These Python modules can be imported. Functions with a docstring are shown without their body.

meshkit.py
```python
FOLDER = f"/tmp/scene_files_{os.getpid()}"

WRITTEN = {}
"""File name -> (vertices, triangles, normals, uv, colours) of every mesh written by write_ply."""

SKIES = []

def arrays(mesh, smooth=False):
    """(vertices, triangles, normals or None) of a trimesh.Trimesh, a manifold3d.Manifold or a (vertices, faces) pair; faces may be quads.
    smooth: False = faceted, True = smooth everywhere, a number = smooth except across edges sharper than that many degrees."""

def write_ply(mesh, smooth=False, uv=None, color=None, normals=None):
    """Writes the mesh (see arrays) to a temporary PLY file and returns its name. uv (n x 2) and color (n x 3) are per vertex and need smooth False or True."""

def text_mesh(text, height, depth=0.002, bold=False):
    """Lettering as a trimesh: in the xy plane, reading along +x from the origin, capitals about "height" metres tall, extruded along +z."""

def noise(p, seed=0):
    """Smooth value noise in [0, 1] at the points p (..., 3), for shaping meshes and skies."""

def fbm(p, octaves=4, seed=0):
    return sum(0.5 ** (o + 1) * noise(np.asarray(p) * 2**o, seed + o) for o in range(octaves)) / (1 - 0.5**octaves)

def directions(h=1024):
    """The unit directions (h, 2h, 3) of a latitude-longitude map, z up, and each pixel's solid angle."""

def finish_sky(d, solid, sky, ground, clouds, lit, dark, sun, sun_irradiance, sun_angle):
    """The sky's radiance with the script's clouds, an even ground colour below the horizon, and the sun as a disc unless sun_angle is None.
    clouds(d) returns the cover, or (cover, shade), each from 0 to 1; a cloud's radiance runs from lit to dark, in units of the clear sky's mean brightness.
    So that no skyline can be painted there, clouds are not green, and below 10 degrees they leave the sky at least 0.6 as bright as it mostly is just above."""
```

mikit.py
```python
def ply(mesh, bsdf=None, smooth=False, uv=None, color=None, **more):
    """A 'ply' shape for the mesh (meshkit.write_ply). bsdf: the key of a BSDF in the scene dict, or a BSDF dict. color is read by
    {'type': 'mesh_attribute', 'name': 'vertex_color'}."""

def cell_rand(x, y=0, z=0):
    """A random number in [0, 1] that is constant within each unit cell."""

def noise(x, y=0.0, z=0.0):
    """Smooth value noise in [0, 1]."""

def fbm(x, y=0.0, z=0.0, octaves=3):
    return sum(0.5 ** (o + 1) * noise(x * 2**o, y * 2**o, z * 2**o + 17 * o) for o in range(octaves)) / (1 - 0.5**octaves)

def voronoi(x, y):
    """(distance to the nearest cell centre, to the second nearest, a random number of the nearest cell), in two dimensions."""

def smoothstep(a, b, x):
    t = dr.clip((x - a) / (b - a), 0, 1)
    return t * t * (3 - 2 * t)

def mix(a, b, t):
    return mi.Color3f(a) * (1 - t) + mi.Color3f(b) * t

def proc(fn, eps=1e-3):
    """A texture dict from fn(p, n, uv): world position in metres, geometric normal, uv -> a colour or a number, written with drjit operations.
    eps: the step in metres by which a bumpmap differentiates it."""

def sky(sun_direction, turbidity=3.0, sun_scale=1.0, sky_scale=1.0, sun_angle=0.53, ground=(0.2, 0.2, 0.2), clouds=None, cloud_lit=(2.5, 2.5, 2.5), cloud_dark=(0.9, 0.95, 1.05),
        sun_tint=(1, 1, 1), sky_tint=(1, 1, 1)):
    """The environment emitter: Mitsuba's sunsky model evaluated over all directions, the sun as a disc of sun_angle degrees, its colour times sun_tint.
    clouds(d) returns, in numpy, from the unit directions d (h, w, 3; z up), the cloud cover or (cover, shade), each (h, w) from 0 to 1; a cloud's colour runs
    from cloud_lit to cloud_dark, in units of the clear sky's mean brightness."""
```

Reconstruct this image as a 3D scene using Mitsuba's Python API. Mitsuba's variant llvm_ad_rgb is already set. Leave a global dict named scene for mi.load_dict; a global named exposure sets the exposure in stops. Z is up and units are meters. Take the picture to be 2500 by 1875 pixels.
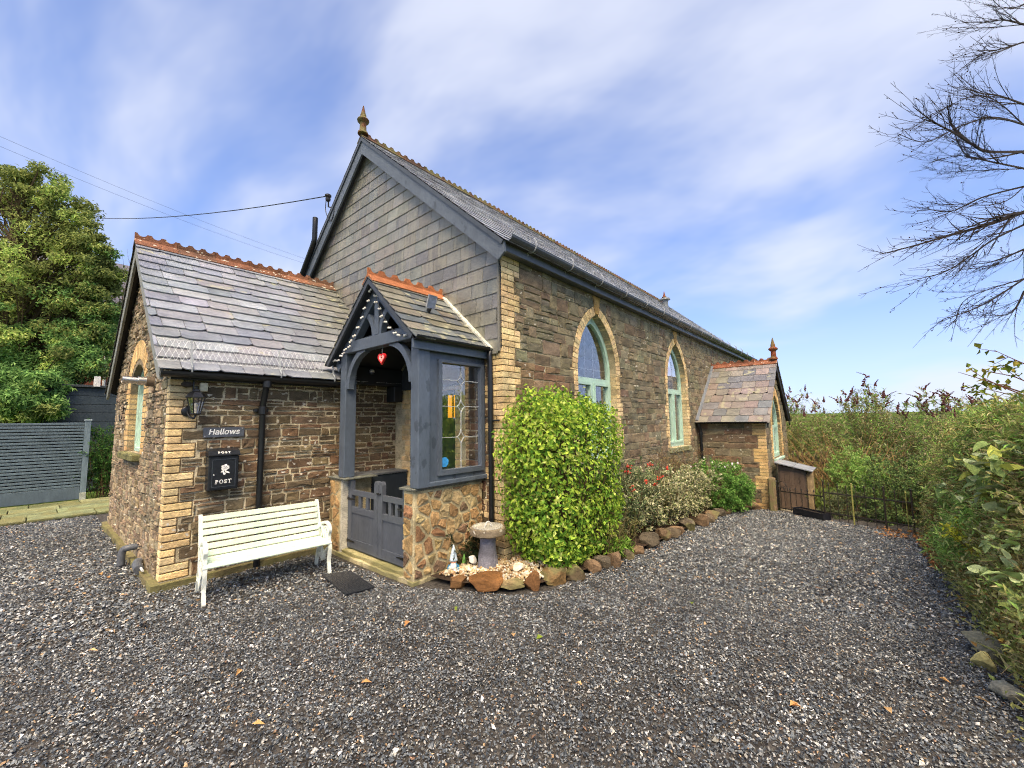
import math
import numpy as np, trimesh, manifold3d, drjit as dr, mitsuba as mi, mikit, meshkit
from shapely.geometry import Polygon, box as sbox, Point, LineString
from shapely import affinity
from shapely.ops import unary_union
from scipy.spatial import ConvexHull, Voronoi

# ------------------------------------------------------------------ camera, sky, exposure
T = mi.ScalarTransform4f
CAM = np.array([-3.63, -3.261, 1.621])
_y, _p, _r = np.radians(40.651), np.radians(5.169), np.radians(-0.808)
FWD = np.array([np.cos(_y) * np.cos(_p), np.sin(_y) * np.cos(_p), np.sin(_p)])
_rt = np.array([np.sin(_y), -np.cos(_y), 0])
_up = np.cross(_rt, FWD)
UPV = -np.sin(_r) * _rt + np.cos(_r) * _up
scene, labels = {}, {}
scene['camera'] = {'type': 'perspective', 'fov': float(np.degrees(2 * np.arctan(512 / 411.797))), 'fov_axis': 'x', 'near_clip': 0.05, 'far_clip': 3000.0,
                   'to_world': T().look_at(origin=CAM.tolist(), target=(CAM + FWD).tolist(), up=UPV.tolist())}


def clouds(d):
    z = np.maximum(d[..., 2], 0.0)
    q = np.stack([d[..., 0] / (z + 0.55), d[..., 1] / (z + 0.55), 0 * z], -1) * 1.25
    a = np.radians(102)
    s = np.stack([q[..., 0] * np.cos(a) + q[..., 1] * np.sin(a), -q[..., 0] * np.sin(a) + q[..., 1] * np.cos(a), 0 * z], -1)
    w = meshkit.fbm(s * [0.9, 0.9, 1] + [3.1, 1.7, 0.3], 3, 5) - 0.5
    s = s + np.stack([w * 0.7, w * 0.9, 0 * w], -1)
    big = meshkit.fbm(s * [0.8, 1.7, 1] + [15.3, 4.4, 0.5], 3, 11)
    fine = meshkit.fbm(s * [1.9, 4.2, 1] + [1.2, 13.69, 0.5], 6, 23)
    v = 0.54 * big + 0.46 * fine
    c = np.clip((v - 0.385) / 0.26, 0, 1)
    c = c * c * (3 - 2 * c) * 0.68 + 0.15
    low = np.clip(1 - z / 0.22, 0, 1)
    c = np.clip(c + 0.30 * low, 0, 0.93)
    return c, np.clip(0.55 - 0.6 * (fine - 0.4), 0, 1)


scene['sky'] = mikit.sky([-0.42, -0.38, 0.82], turbidity=2.6, sun_scale=0.72, sun_angle=42, sky_scale=1.0, clouds=clouds,
                         cloud_lit=(1.8, 1.88, 2.1), cloud_dark=(1.4, 1.47, 1.75), sky_tint=(0.90, 0.92, 1.14), sun_tint=(1.0, 0.955, 0.87), ground=(0.12, 0.12, 0.11))
labels['sky'] = {'kind': 'structure'}
exposure = 2.66

# ------------------------------------------------------------------ materials (a piece's own colour comes packed in its uv)


def lin(r, g, b):
    c = np.array([r, g, b]) / 255.0
    return np.where(c <= 0.04045, c / 12.92, ((c + 0.055) / 1.055) ** 2.4)


def pack(col, flag=0):
    """(n,3) linear colours -> (n,2) uv"""
    s = np.sqrt(np.clip(np.atleast_2d(col), 0, 1))
    return np.stack([np.clip(np.floor(s[:, 0] * 255), 0, 255) + s[:, 1] * 0.98 + 0.01, s[:, 2] * 0.98 + 0.01 + flag], -1)


def unpack(uv):
    ri = dr.floor(uv.x)
    fl = dr.floor(uv.y)
    return mi.Color3f(dr.square(ri / 255.0), dr.square((uv.x - ri - 0.01) / 0.98), dr.square((uv.y - fl - 0.01) / 0.98)), fl


def f_mineral(p, n, uv):
    c, fl = unpack(uv)
    a = mikit.fbm(p.x * 9, p.y * 9, p.z * 9, 3)
    b = mikit.noise(p.x * 85, p.y * 85, p.z * 85)
    c = c * (0.38 + 0.94 * a) * (0.68 + 0.56 * b)
    k = mikit.fbm(p.x * 24 + 5, p.y * 24, p.z * 24, 2)
    lich = mikit.smoothstep(0.70, 0.76, k) * dr.select(dr.abs(fl - 1) < 0.5, 0.85, 0.0)
    c = mikit.mix(c, (0.58, 0.55, 0.46), lich)
    m = mikit.fbm(p.x * 6 + 11, p.y * 6, p.z * 6, 3)
    moss = mikit.smoothstep(0.42, 0.6, m) * dr.select(dr.abs(fl - 2) < 0.5, 0.75, 0.0)
    return mikit.mix(c, (0.16, 0.155, 0.065), moss)


def f_mbump(p, n, uv):
    return mikit.fbm(p.x * 30, p.y * 30, p.z * 30, 3)


def f_slate(p, n, uv):
    c, fl = unpack(uv)
    a = mikit.fbm(p.x * 5, p.y * 5, p.z * 5, 3)
    b = mikit.noise(p.x * 60, p.y * 60, p.z * 60)
    c = c * (0.62 + 0.6 * a) * (0.86 + 0.28 * b)
    k = mikit.fbm(p.x * 11 + 3, p.y * 11, p.z * 11, 4)
    lich = mikit.smoothstep(0.56, 0.70, k) * dr.select(dr.abs(fl - 1) < 0.5, 0.7, 0.0)
    c = mikit.mix(c, (0.36, 0.35, 0.22), lich)
    # streaky weathering down a hung slate
    s = mikit.fbm(p.x * 26, p.y * 26, p.z * 2.2, 3)
    st = mikit.smoothstep(0.42, 0.66, s) * dr.select(dr.abs(fl - 3) < 0.5, 0.34, 0.0)
    return mikit.mix(c, (0.30, 0.29, 0.21), st)


def f_paint(p, n, uv):
    c, fl = unpack(uv)
    a = mikit.fbm(p.x * 7, p.y * 7, p.z * 7, 3)
    b = mikit.noise(p.x * 90, p.y * 90, p.z * 25)
    s = mikit.fbm(p.x * 34, p.y * 34, p.z * 3.0, 3)
    g = mikit.fbm(p.x * 2.5, p.y * 2.5, p.z * 2.5, 3)
    c = c * (0.84 + 0.26 * a) * (0.92 + 0.16 * b) * (0.86 + 0.26 * s) * (0.88 + 0.24 * g)
    ch = mikit.smoothstep(0.64, 0.69, mikit.fbm(p.x * 10 + 2, p.y * 10, p.z * 5, 4)) * dr.select(dr.abs(fl - 1) < 0.5, 0.55, 0.0)
    return mikit.mix(c, c * 0.42, ch)


def f_pbump(p, n, uv):
    return mikit.fbm(p.x * 40, p.y * 40, p.z * 14, 2)


def f_leaf(p, n, uv):
    c, fl = unpack(uv)
    b = mikit.noise(p.x * 45, p.y * 45, p.z * 45)
    return c * (0.78 + 0.44 * b)


def f_soil(p, n, uv):
    a = mikit.fbm(p.x * 3, p.y * 3, p.z * 3, 4)
    v = mikit.voronoi(p.x * 55, p.y * 55)
    g = mikit.mix((0.022, 0.020, 0.018), (0.080, 0.074, 0.066), v[2])
    return g * (0.6 + 0.8 * a)


def f_grass(p, n, uv):
    a = mikit.fbm(p.x * 0.12, p.y * 0.12, 0, 4)
    b = mikit.noise(p.x * 9, p.y * 9, 0)
    return mikit.mix((0.05, 0.09, 0.02), (0.12, 0.17, 0.045), a) * (0.75 + 0.5 * b)


def ref(k):
    return {'type': 'ref', 'id': k}


MC = mikit.proc(f_mineral)
scene['mineral'] = {'type': 'twosided', 'b': {'type': 'bumpmap', 'scale': 0.006, 't': mikit.proc(f_mbump, 2e-3), 'b': {'type': 'principled', 'base_color': MC, 'roughness': 0.82, 'specular': 0.3}}}
scene['wet_stone'] = {'type': 'twosided', 'b': {'type': 'principled', 'base_color': MC, 'roughness': 0.42, 'specular': 0.5}}
scene['slate_bsdf'] = {'type': 'twosided', 'b': {'type': 'bumpmap', 'scale': 0.0025, 't': mikit.proc(f_mbump, 2e-3), 'b': {'type': 'principled', 'base_color': mikit.proc(f_slate), 'roughness': 0.34, 'specular': 0.65}}}
scene['paint'] = {'type': 'twosided', 'b': {'type': 'bumpmap', 'scale': 0.0008, 't': mikit.proc(f_pbump, 2e-3), 'b': {'type': 'principled', 'base_color': mikit.proc(f_paint), 'roughness': 0.42, 'specular': 0.45}}}
scene['gloss'] = {'type': 'twosided', 'b': {'type': 'principled', 'base_color': mikit.proc(f_leaf), 'roughness': 0.28, 'specular': 0.5}}
scene['leaf'] = {'type': 'principledthin', 'base_color': mikit.proc(f_leaf), 'roughness': 0.38, 'diff_trans': 0.6, 'spec_trans': 0.0, 'eta': 1.4}
scene['soil'] = {'type': 'twosided', 'b': {'type': 'principled', 'base_color': mikit.proc(f_soil), 'roughness': 0.7, 'specular': 0.3}}
scene['grass_bsdf'] = {'type': 'twosided', 'b': {'type': 'diffuse', 'reflectance': mikit.proc(f_grass)}}
scene['pane_glass'] = {'type': 'thindielectric', 'int_ior': 2.1}
scene['steel'] = {'type': 'twosided', 'b': {'type': 'roughconductor', 'alpha': 0.22, 'specular_reflectance': {'type': 'rgb', 'value': [0.62, 0.6, 0.58]}}}
scene['amber'] = {'type': 'twosided', 'b': {'type': 'principled', 'base_color': {'type': 'rgb', 'value': [0.8, 0.35, 0.03]}, 'roughness': 0.3}}

# ------------------------------------------------------------------ helpers
RNG = np.random.default_rng(20240)


def numbered(key):
    if key not in scene and key not in _taken:
        _taken.add(key)
        return key
    i = _next.get(key, 1)
    while f'{key}_{i:03d}' in scene or f'{key}_{i:03d}' in _taken:
        i += 1
    _next[key] = i + 1
    k = f'{key}_{i:03d}'
    _taken.add(k)
    return k


_taken, _next = set(), {}


def thing(name, label, cat, group=None):
    k = numbered(name)
    labels[k] = {'label': label, 'category': cat}
    if group:
        labels[k]['group'] = group
    return k


def vf(m):
    if isinstance(m, (tuple, list)):
        return np.asarray(m[0], float), np.asarray(m[1], int)
    if hasattr(m, 'to_mesh'):
        q = m.to_mesh()
        return np.array(q.vert_properties[:, :3], float), np.array(q.tri_verts, int)
    return np.array(m.vertices, float), np.array(m.faces, int)


def join(ms):
    vs, fs, at = [], [], 0
    for m in ms:
        v, f = vf(m)
        vs.append(v)
        fs.append(f + at)
        at += len(v)
    return np.vstack(vs), np.vstack(fs)


def add(key, mesh, bsdf='paint', col=(0.5, 0.5, 0.5), flag=0, smooth=False, kind=None, label=None, cols=None):
    """one entry; col linear colour (or cols per vertex)"""
    k = numbered(key)
    v, f = vf(mesh)
    if smooth not in (False, True):
        m = trimesh.graph.smooth_shade(trimesh.Trimesh(v, f, process=True), angle=np.radians(smooth), facet_minarea=None)
        v, f, smooth, cols = np.array(m.vertices), np.array(m.faces), True, None
    uv = pack(cols, flag) if cols is not None else np.repeat(pack(np.asarray(col, float), flag), len(v), 0)
    scene[k] = mikit.ply((v, f), bsdf, smooth=smooth, uv=uv)
    if kind or label:
        labels.setdefault(k, {})
        if kind:
            labels[k]['kind'] = kind
        if label:
            labels[k]['label'] = label
    return k


def single(name, mesh, bsdf, col, label, cat, group=None, **kw):
    k = add(name, mesh, bsdf, col, **kw)
    labels.setdefault(k, {}).update({'label': label, 'category': cat})
    if group:
        labels[k]['group'] = group
    return k


_CB = None


def cbox(x0, x1, y0, y1, z0, z1, c=0.004):
    """box with chamfered edges"""
    global _CB
    if _CB is None:
        pts = []
        for sx in (-1, 1):
            for sy in (-1, 1):
                for sz in (-1, 1):
                    for ax in range(3):
                        pts.append((sx, sy, sz, ax))
        e = 0.2
        P = np.array([[s * (1 if a == i else 1 - e) for i, s in enumerate((sx, sy, sz))] for sx, sy, sz, a in pts])
        h = ConvexHull(P)
        F = h.simplices.copy()
        for i, t in enumerate(F):
            n = np.cross(P[t[1]] - P[t[0]], P[t[2]] - P[t[0]])
            if n @ P[t].mean(0) < 0:
                F[i] = t[::-1]
        _CB = (np.array([q[:3] for q in pts], float), np.array([q[3] for q in pts]), F)
    s, ax, F = _CB
    h = np.array([x1 - x0, y1 - y0, z1 - z0]) / 2
    o = np.array([x1 + x0, y1 + y0, z1 + z0]) / 2
    c = min(c, h.min() * 0.6)
    m = np.ones((24, 3))
    V = np.empty((24, 3))
    for i in range(3):
        V[:, i] = s[:, i] * np.where(ax == i, h[i], h[i] - c)
    return V + o, F


def frame(o, u, v, n):
    return np.asarray(o, float), np.asarray(u, float), np.asarray(v, float), np.asarray(n, float)


def in_frame(fr, V):
    o, u, v, n = fr
    return o + V[:, :1] * u + V[:, 1:2] * v + V[:, 2:3] * n


def oriented(v, f):
    """flip faces if the mesh is inside out"""
    a, b, c = v[f[:, 0]], v[f[:, 1]], v[f[:, 2]]
    return (v, f) if np.einsum('ij,ij->i', a, np.cross(b, c)).sum() > 0 else (v, f[:, ::-1])


def plate(poly, fr, d0, d1):
    """shapely polygon in the frame's (u, v), extruded along n from d0 to d1"""
    ms = []
    for g in getattr(poly, 'geoms', [poly]):
        if g.is_empty or g.area < 1e-7:
            continue
        m = trimesh.creation.extrude_polygon(g, d1 - d0, engine='earcut')
        V = np.array(m.vertices)
        V[:, 2] += d0
        W = in_frame(fr, V)
        F = np.array(m.faces)
        if np.linalg.det(np.stack(fr[1:])) < 0:
            F = F[:, ::-1]
        ms.append((W, F))
    return join(ms)


def bar(p0, p1, w, h, up=(0, 0, 1), c=0.004):
    """squared bar from p0 to p1, w across, h along 'up'"""
    p0, p1 = np.asarray(p0, float), np.asarray(p1, float)
    L = np.linalg.norm(p1 - p0)
    d = (p1 - p0) / L
    s = np.cross(d, up)
    s /= np.linalg.norm(s)
    t = np.cross(s, d)
    V, F = cbox(0, L, -w / 2, w / 2, -h / 2, h / 2, c)
    W = p0 + V[:, :1] * d + V[:, 1:2] * s + V[:, 2:3] * t
    return oriented(W - W.mean(0), F)[0] + W.mean(0), oriented(W - W.mean(0), F)[1]


def tube(pts, r, n=8, cap=True):
    pts = np.asarray(pts, float)
    r = np.broadcast_to(np.asarray(r, float), len(pts))
    tg = np.gradient(pts, axis=0)
    tg /= np.linalg.norm(tg, axis=1, keepdims=True) + 1e-12
    a = np.array([0, 0, 1.0]) if abs(tg[0][2]) < 0.9 else np.array([1.0, 0, 0])
    V = []
    ang = np.arange(n) * 2 * np.pi / n
    for p, t, rr in zip(pts, tg, r):
        a = a - t * (a @ t)
        a /= np.linalg.norm(a)
        b = np.cross(t, a)
        V.append(p + rr * (np.cos(ang)[:, None] * a + np.sin(ang)[:, None] * b))
    V = np.vstack(V)
    i = np.arange(n)
    F = []
    for k in range(len(pts) - 1):
        A, B = k * n + i, k * n + (i + 1) % n
        F += [np.stack([A, B, B + n], 1), np.stack([A, B + n, A + n], 1)]
    if cap:
        m = len(V)
        V = np.vstack([V, pts[:1], pts[-1:]])
        e = (len(pts) - 1) * n
        F += [np.stack([(i + 1) % n, i, i * 0 + m], 1), np.stack([e + i, e + (i + 1) % n, i * 0 + m + 1], 1)]
    return V, np.vstack(F)


def sticks(P0, P1, R0, R1, n=3):
    n = min(n, 3 if len(P0) > 400 else n)
    """many thin tapered sticks as one mesh (arrays)"""
    P0, P1 = np.asarray(P0, float), np.asarray(P1, float)
    d = P1 - P0
    d /= np.linalg.norm(d, axis=1, keepdims=True) + 1e-9
    a = np.where(np.abs(d[:, 2:3]) < 0.9, [[0, 0, 1.0]], [[1.0, 0, 0]])
    s = np.cross(d, a)
    s /= np.linalg.norm(s, axis=1, keepdims=True)
    t = np.cross(d, s)
    N = len(P0)
    ang = np.arange(n) * 2 * np.pi / n
    ring = np.cos(ang)[None, :, None] * s[:, None] + np.sin(ang)[None, :, None] * t[:, None]
    V = np.concatenate([P0[:, None] + ring * np.reshape(R0, (-1, 1, 1)), P1[:, None] + ring * np.reshape(R1, (-1, 1, 1))], 1)
    i = np.arange(n)
    F = np.vstack([np.stack([i, (i + 1) % n, (i + 1) % n + n], 1), np.stack([i, (i + 1) % n + n, i + n], 1)])
    return V.reshape(-1, 3), (F[None] + (np.arange(N) * 2 * n)[:, None, None]).reshape(-1, 3)


def lathe(prof, o=(0, 0, 0), n=20):
    """profile of (r, z)"""
    p = np.asarray(prof, float)
    ang = np.arange(n) * 2 * np.pi / n
    V = np.concatenate([np.stack([r * np.cos(ang), r * np.sin(ang), ang * 0 + z], 1) for r, z in p]) + np.asarray(o)
    i = np.arange(n)
    F = []
    for k in range(len(p) - 1):
        A, B = k * n + i, k * n + (i + 1) % n
        F += [np.stack([A, B, B + n], 1), np.stack([A, B + n, A + n], 1)]
    m = len(V)
    V = np.vstack([V, [[*np.asarray(o)[:2], o[2] + p[0, 1]], [*np.asarray(o)[:2], o[2] + p[-1, 1]]]])
    e = (len(p) - 1) * n
    F += [np.stack([(i + 1) % n, i, i * 0 + m], 1), np.stack([e + i, e + (i + 1) % n, i * 0 + m + 1], 1)]
    return V, np.vstack(F)


def ball(o, r, sub=2, sc=(1, 1, 1)):
    m = trimesh.creation.icosphere(subdivisions=sub, radius=1.0)
    return np.array(m.vertices) * r * np.asarray(sc) + np.asarray(o), np.array(m.faces)


def stone(poly, fr, proud, rng, n=9, back=-0.012, rough=1.0, bev=0.16):
    """a laid stone or brick face from its outline: sides, rounded arris, uneven face (about 5n triangles)"""
    ext = poly.exterior
    c = np.array(poly.centroid.coords[0])
    L = ext.length
    cs = np.array(ext.coords)[:-1]
    if len(cs) <= n:   # corners first, the longest edges get the remaining points
        pts = [tuple(q) for q in cs]
        while len(pts) < n:
            e = [np.hypot(pts[i][0] - pts[i - 1][0], pts[i][1] - pts[i - 1][1]) for i in range(len(pts))]
            i = int(np.argmax(e))
            pts.insert(i, tuple((np.array(pts[i]) + np.array(pts[i - 1])) / 2) if i else tuple((np.array(pts[0]) + np.array(pts[-1])) / 2))
        O = np.array(pts)
    else:
        O = np.array([ext.interpolate(t).coords[0] for t in np.linspace(0, L, n, endpoint=False)])
    size = math.sqrt(poly.area)
    O = O + rng.normal(0, 0.018 * size * rough, O.shape)
    n = len(O)
    D = O - c
    r1 = O
    r2 = c + D * (1 - bev * (0.7 + 0.6 * rng.random((n, 1)) * rough))
    z1 = proud * (0.55 + 0.2 * rng.random(n) * rough)
    z2 = proud * (1 + 0.45 * rng.normal(0, 0.5, n) * rough)
    V = np.vstack([np.c_[O, np.full(n, back)], np.c_[r1, z1], np.c_[r2, z2], np.r_[c, proud * (1.05 + 0.35 * rng.normal(0, 0.6) * rough)][None]])
    i, j = np.arange(n), (np.arange(n) + 1) % n
    F = np.vstack([np.c_[i, j, j + n], np.c_[i, j + n, i + n], np.c_[i + n, j + n, j + 2 * n], np.c_[i + n, j + 2 * n, i + 2 * n], np.c_[i + 2 * n, j + 2 * n, i * 0 + 3 * n]])
    if not Polygon(O).exterior.is_ccw:
        F = F[:, ::-1]
    if np.linalg.det(np.stack(fr[1:])) < 0:
        F = F[:, ::-1]
    return in_frame(fr, V), F


def seen(P):
    """rough projected size weight: distance to the camera"""
    return np.linalg.norm(np.asarray(P) - CAM)


def pieces(key, items, most=300, rest='facing'):
    """items: (mesh, bsdf, col, flag, size): the largest in the picture become entries of their own, the others one part"""
    w = [-(it[4] / seen(vf(it[0])[0].mean(0)) ** 2) for it in items]
    order = np.argsort(w, kind='stable')
    own = set(order[:most].tolist())
    for i in sorted(own):
        m, b, c, fl, _ = items[i]
        add(key, m, b, c, fl)
    left = [items[i] for i in range(len(items)) if i not in own]
    if left:
        v, f = join([m[0] for m in left])
        cols = np.vstack([np.repeat(pack(np.asarray(m[2], float), m[3]), len(vf(m[0])[0]), 0) for m in left])
        k = numbered(key.rsplit('__', 1)[0] + '__' + rest)
        scene[k] = mikit.ply((v, f), left[0][1], uv=cols)
        labels[k] = {'kind': 'stuff'}


def subdivide(x0, x1, y0, y1, rng, wmax, hmax, wmin, hmin):
    """random coursed rubble: rows of uneven height, cut into stones, tall stones now and then"""
    out, y = [], y0
    while y < y1 - 1e-6:
        h = rng.uniform(hmin, hmax)
        if y1 - (y + h) < hmin:
            h = y1 - y
        x = x0 + rng.uniform(-wmax, 0) * 0.5
        while x < x1:
            w = rng.uniform(wmin, wmax) * (1.35 if rng.random() < 0.12 else 1)
            r = rng.random()
            if r < 0.22 and h > 1.5 * hmin:       # two thin stones, one on the other
                k = rng.uniform(0.38, 0.62)
                out += [(x, x + w, y, y + h * k), (x, x + w, y + h * k, y + h)]
            elif r < 0.36 and w > 1.7 * wmin and h > 1.5 * hmin:     # a small stone beside a stack of two
                k, q = rng.uniform(0.4, 0.6), rng.uniform(0.4, 0.6)
                out += [(x, x + w * k, y, y + h), (x + w * k, x + w, y, y + h * q), (x + w * k, x + w, y + h * q, y + h)]
            else:
                out.append((x, x + w, y, y + h))
            x += w
        y += h
    return out


def pick(pal, rng, var=0.24):
    c = lin(*pal[int(rng.integers(len(pal)))])
    return np.clip(c * rng.uniform(1 - var, 1 + var) * (1 + rng.normal(0, 0.02, 3)), 0.004, 1)


def rubble(key, region, fr, rng, pal, wmax, hmax, wmin, hmin, joint, proud, flags=(0,), most=300, rough=1.0, tint=None):
    x0, y0, x1, y1 = region.bounds
    items = []
    for a, b, c, d in subdivide(x0, x1, y0, y1, rng, wmax, hmax, wmin, hmin):
        j = rng.normal(0, 0.06 * hmin, (4, 2)) * rough
        q = Polygon([(a + j[0, 0], c + j[0, 1]), (b + j[1, 0], c + j[1, 1]), (b + j[2, 0], d + j[2, 1]), (a + j[3, 0], d + j[3, 1])])
        g = q.intersection(region).buffer(-joint / 2)
        for s in getattr(g, 'geoms', [g]):
            if s.is_empty or s.area < 0.0009 or s.geom_type != 'Polygon':
                continue
            s = s.simplify(0.004)
            cc = pick(pal, rng)
            if tint is not None:
                cc = tint(np.array(s.centroid.coords[0]), cc, rng)
            m = stone(s, fr, proud * rng.uniform(0.35, 1.6), rng, n=9 if s.area > 0.01 else 8, rough=rough)
            items.append((m, 'mineral', cc, int(rng.choice(flags)), s.area))
    pieces(key, items, most)


def slate(o, u, d, n, w, L, th, rng, chip=0.35, lift=0.011, tail=None):
    """one roofing slate: o = middle of its upper edge, u across, d down the slope, n outwards; the tail lies lift higher"""
    hw = w / 2 - 0.003
    if tail == 'round':
        a = np.linspace(0, np.pi, 7)
        lo = [(-hw + 0, L - hw * 0.62)] + [(-hw * np.cos(t), L - hw * 0.62 + hw * 0.62 * np.sin(t)) for t in a[1:-1]] + [(hw, L - hw * 0.62)]
    else:
        k0, k1 = (rng.uniform(0.01, 0.045) if rng.random() < chip else 0.0 for _ in range(2))
        e = rng.normal(0, 0.006, 2) * (chip > 0)
        lo = [(-hw, L + e[0] - k0)] + ([(-hw + k0 * rng.uniform(0.6, 1.8), L + e[0])] if k0 else []) + ([(hw - k1 * rng.uniform(0.6, 1.8), L + e[1])] if k1 else []) + [(hw, L + e[1] - k1)]
    pts = np.array(lo + [(hw, 0), (-hw, 0)])
    k = len(pts)
    h = lift * pts[:, 1] / L + rng.normal(0, 0.0012, k) * (chip > 0)
    top = np.c_[pts, h]
    bot = np.c_[pts, h - th]
    V = np.vstack([bot, top])
    F = [[k + 0, k + i, k + i + 1] for i in range(1, k - 1)]
    F += [[i, (i + 1) % k, k + (i + 1) % k] for i in range(k)] + [[i, k + (i + 1) % k, k + i] for i in range(k)]
    F = np.array(F)
    W = np.asarray(o) + V[:, :1] * u + V[:, 1:2] * d + V[:, 2:3] * n
    nn = np.cross(W[F[0, 1]] - W[F[0, 0]], W[F[0, 2]] - W[F[0, 0]])
    if nn @ n < 0:
        F = F[:, ::-1]
    return W, F


def slate_field(key, o, u, d, n, width, length, gauge, wr, rng, pal, flagf, most=300, th=0.007, chip=0.35, lift=0.011, clip=None, round_row=None, tintf=None, bsdf='slate_bsdf', rest='slate_covering'):
    o, u, d, n = (np.asarray(q, float) for q in (o, u, d, n))
    rows = int(round(length / gauge))
    g = length / rows
    items = []
    for r in range(rows):
        x = -rng.uniform(0, wr[1])
        while x < width - 0.02:
            w = rng.uniform(*wr)
            a, b = max(x, 0), min(x + w, width)
            x += w
            if b - a < 0.03:
                continue
            if clip is not None:
                ab = clip((r + 0.5) * g, a, b)
                if ab is None:
                    continue
                a, b = ab
            c = pick(pal, rng, 0.13)
            if tintf is not None:
                c = tintf((a + b) / 2 / width, (r + 0.5) / rows, c, rng)
            items.append((slate(o + u * (a + b) / 2 + d * (r * g), u, d, n, b - a, g + 0.022, th, rng, chip, lift, 'round' if round_row == r else None), bsdf, c, flagf((a + b) / 2 / width, (r + 0.5) / rows, rng), (b - a) * g))
    pieces(key, items, most, rest)


def ridge_tile(x0, x1, o, along, across, slope, wing=0.16, crest=0.085, teeth=3, th=0.016):
    """terracotta ridge tile: two wings and a scalloped crest; along = ridge direction, across = horizontal, slope = roof angle"""
    L = x1 - x0 - 0.004
    up = np.array([0, 0, 1.0])
    fr = frame(o + along * x0, along, up, across)
    p = sbox(0, -0.02, L, crest)
    s = L / teeth
    for i in range(teeth):
        p = p.difference(Point((i + 0.5) * s, crest + 0.012).buffer(s * 0.34, 8))
    p = p.difference(sbox(-1, crest + 1, 1, 2))
    ms = [plate(p, fr, -0.013, 0.013)]
    for sg in (-1, 1):
        dn = across * sg * math.cos(slope) - up * math.sin(slope)
        nn = across * sg * math.sin(slope) + up * math.cos(slope)
        ms.append(plate(sbox(0, 0, L, wing), frame(o + along * x0, along, dn, nn), 0, th))
    return join(ms)


TERRA = [(150, 78, 48), (140, 70, 42), (160, 88, 56), (128, 68, 44), (118, 70, 50)]


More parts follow.
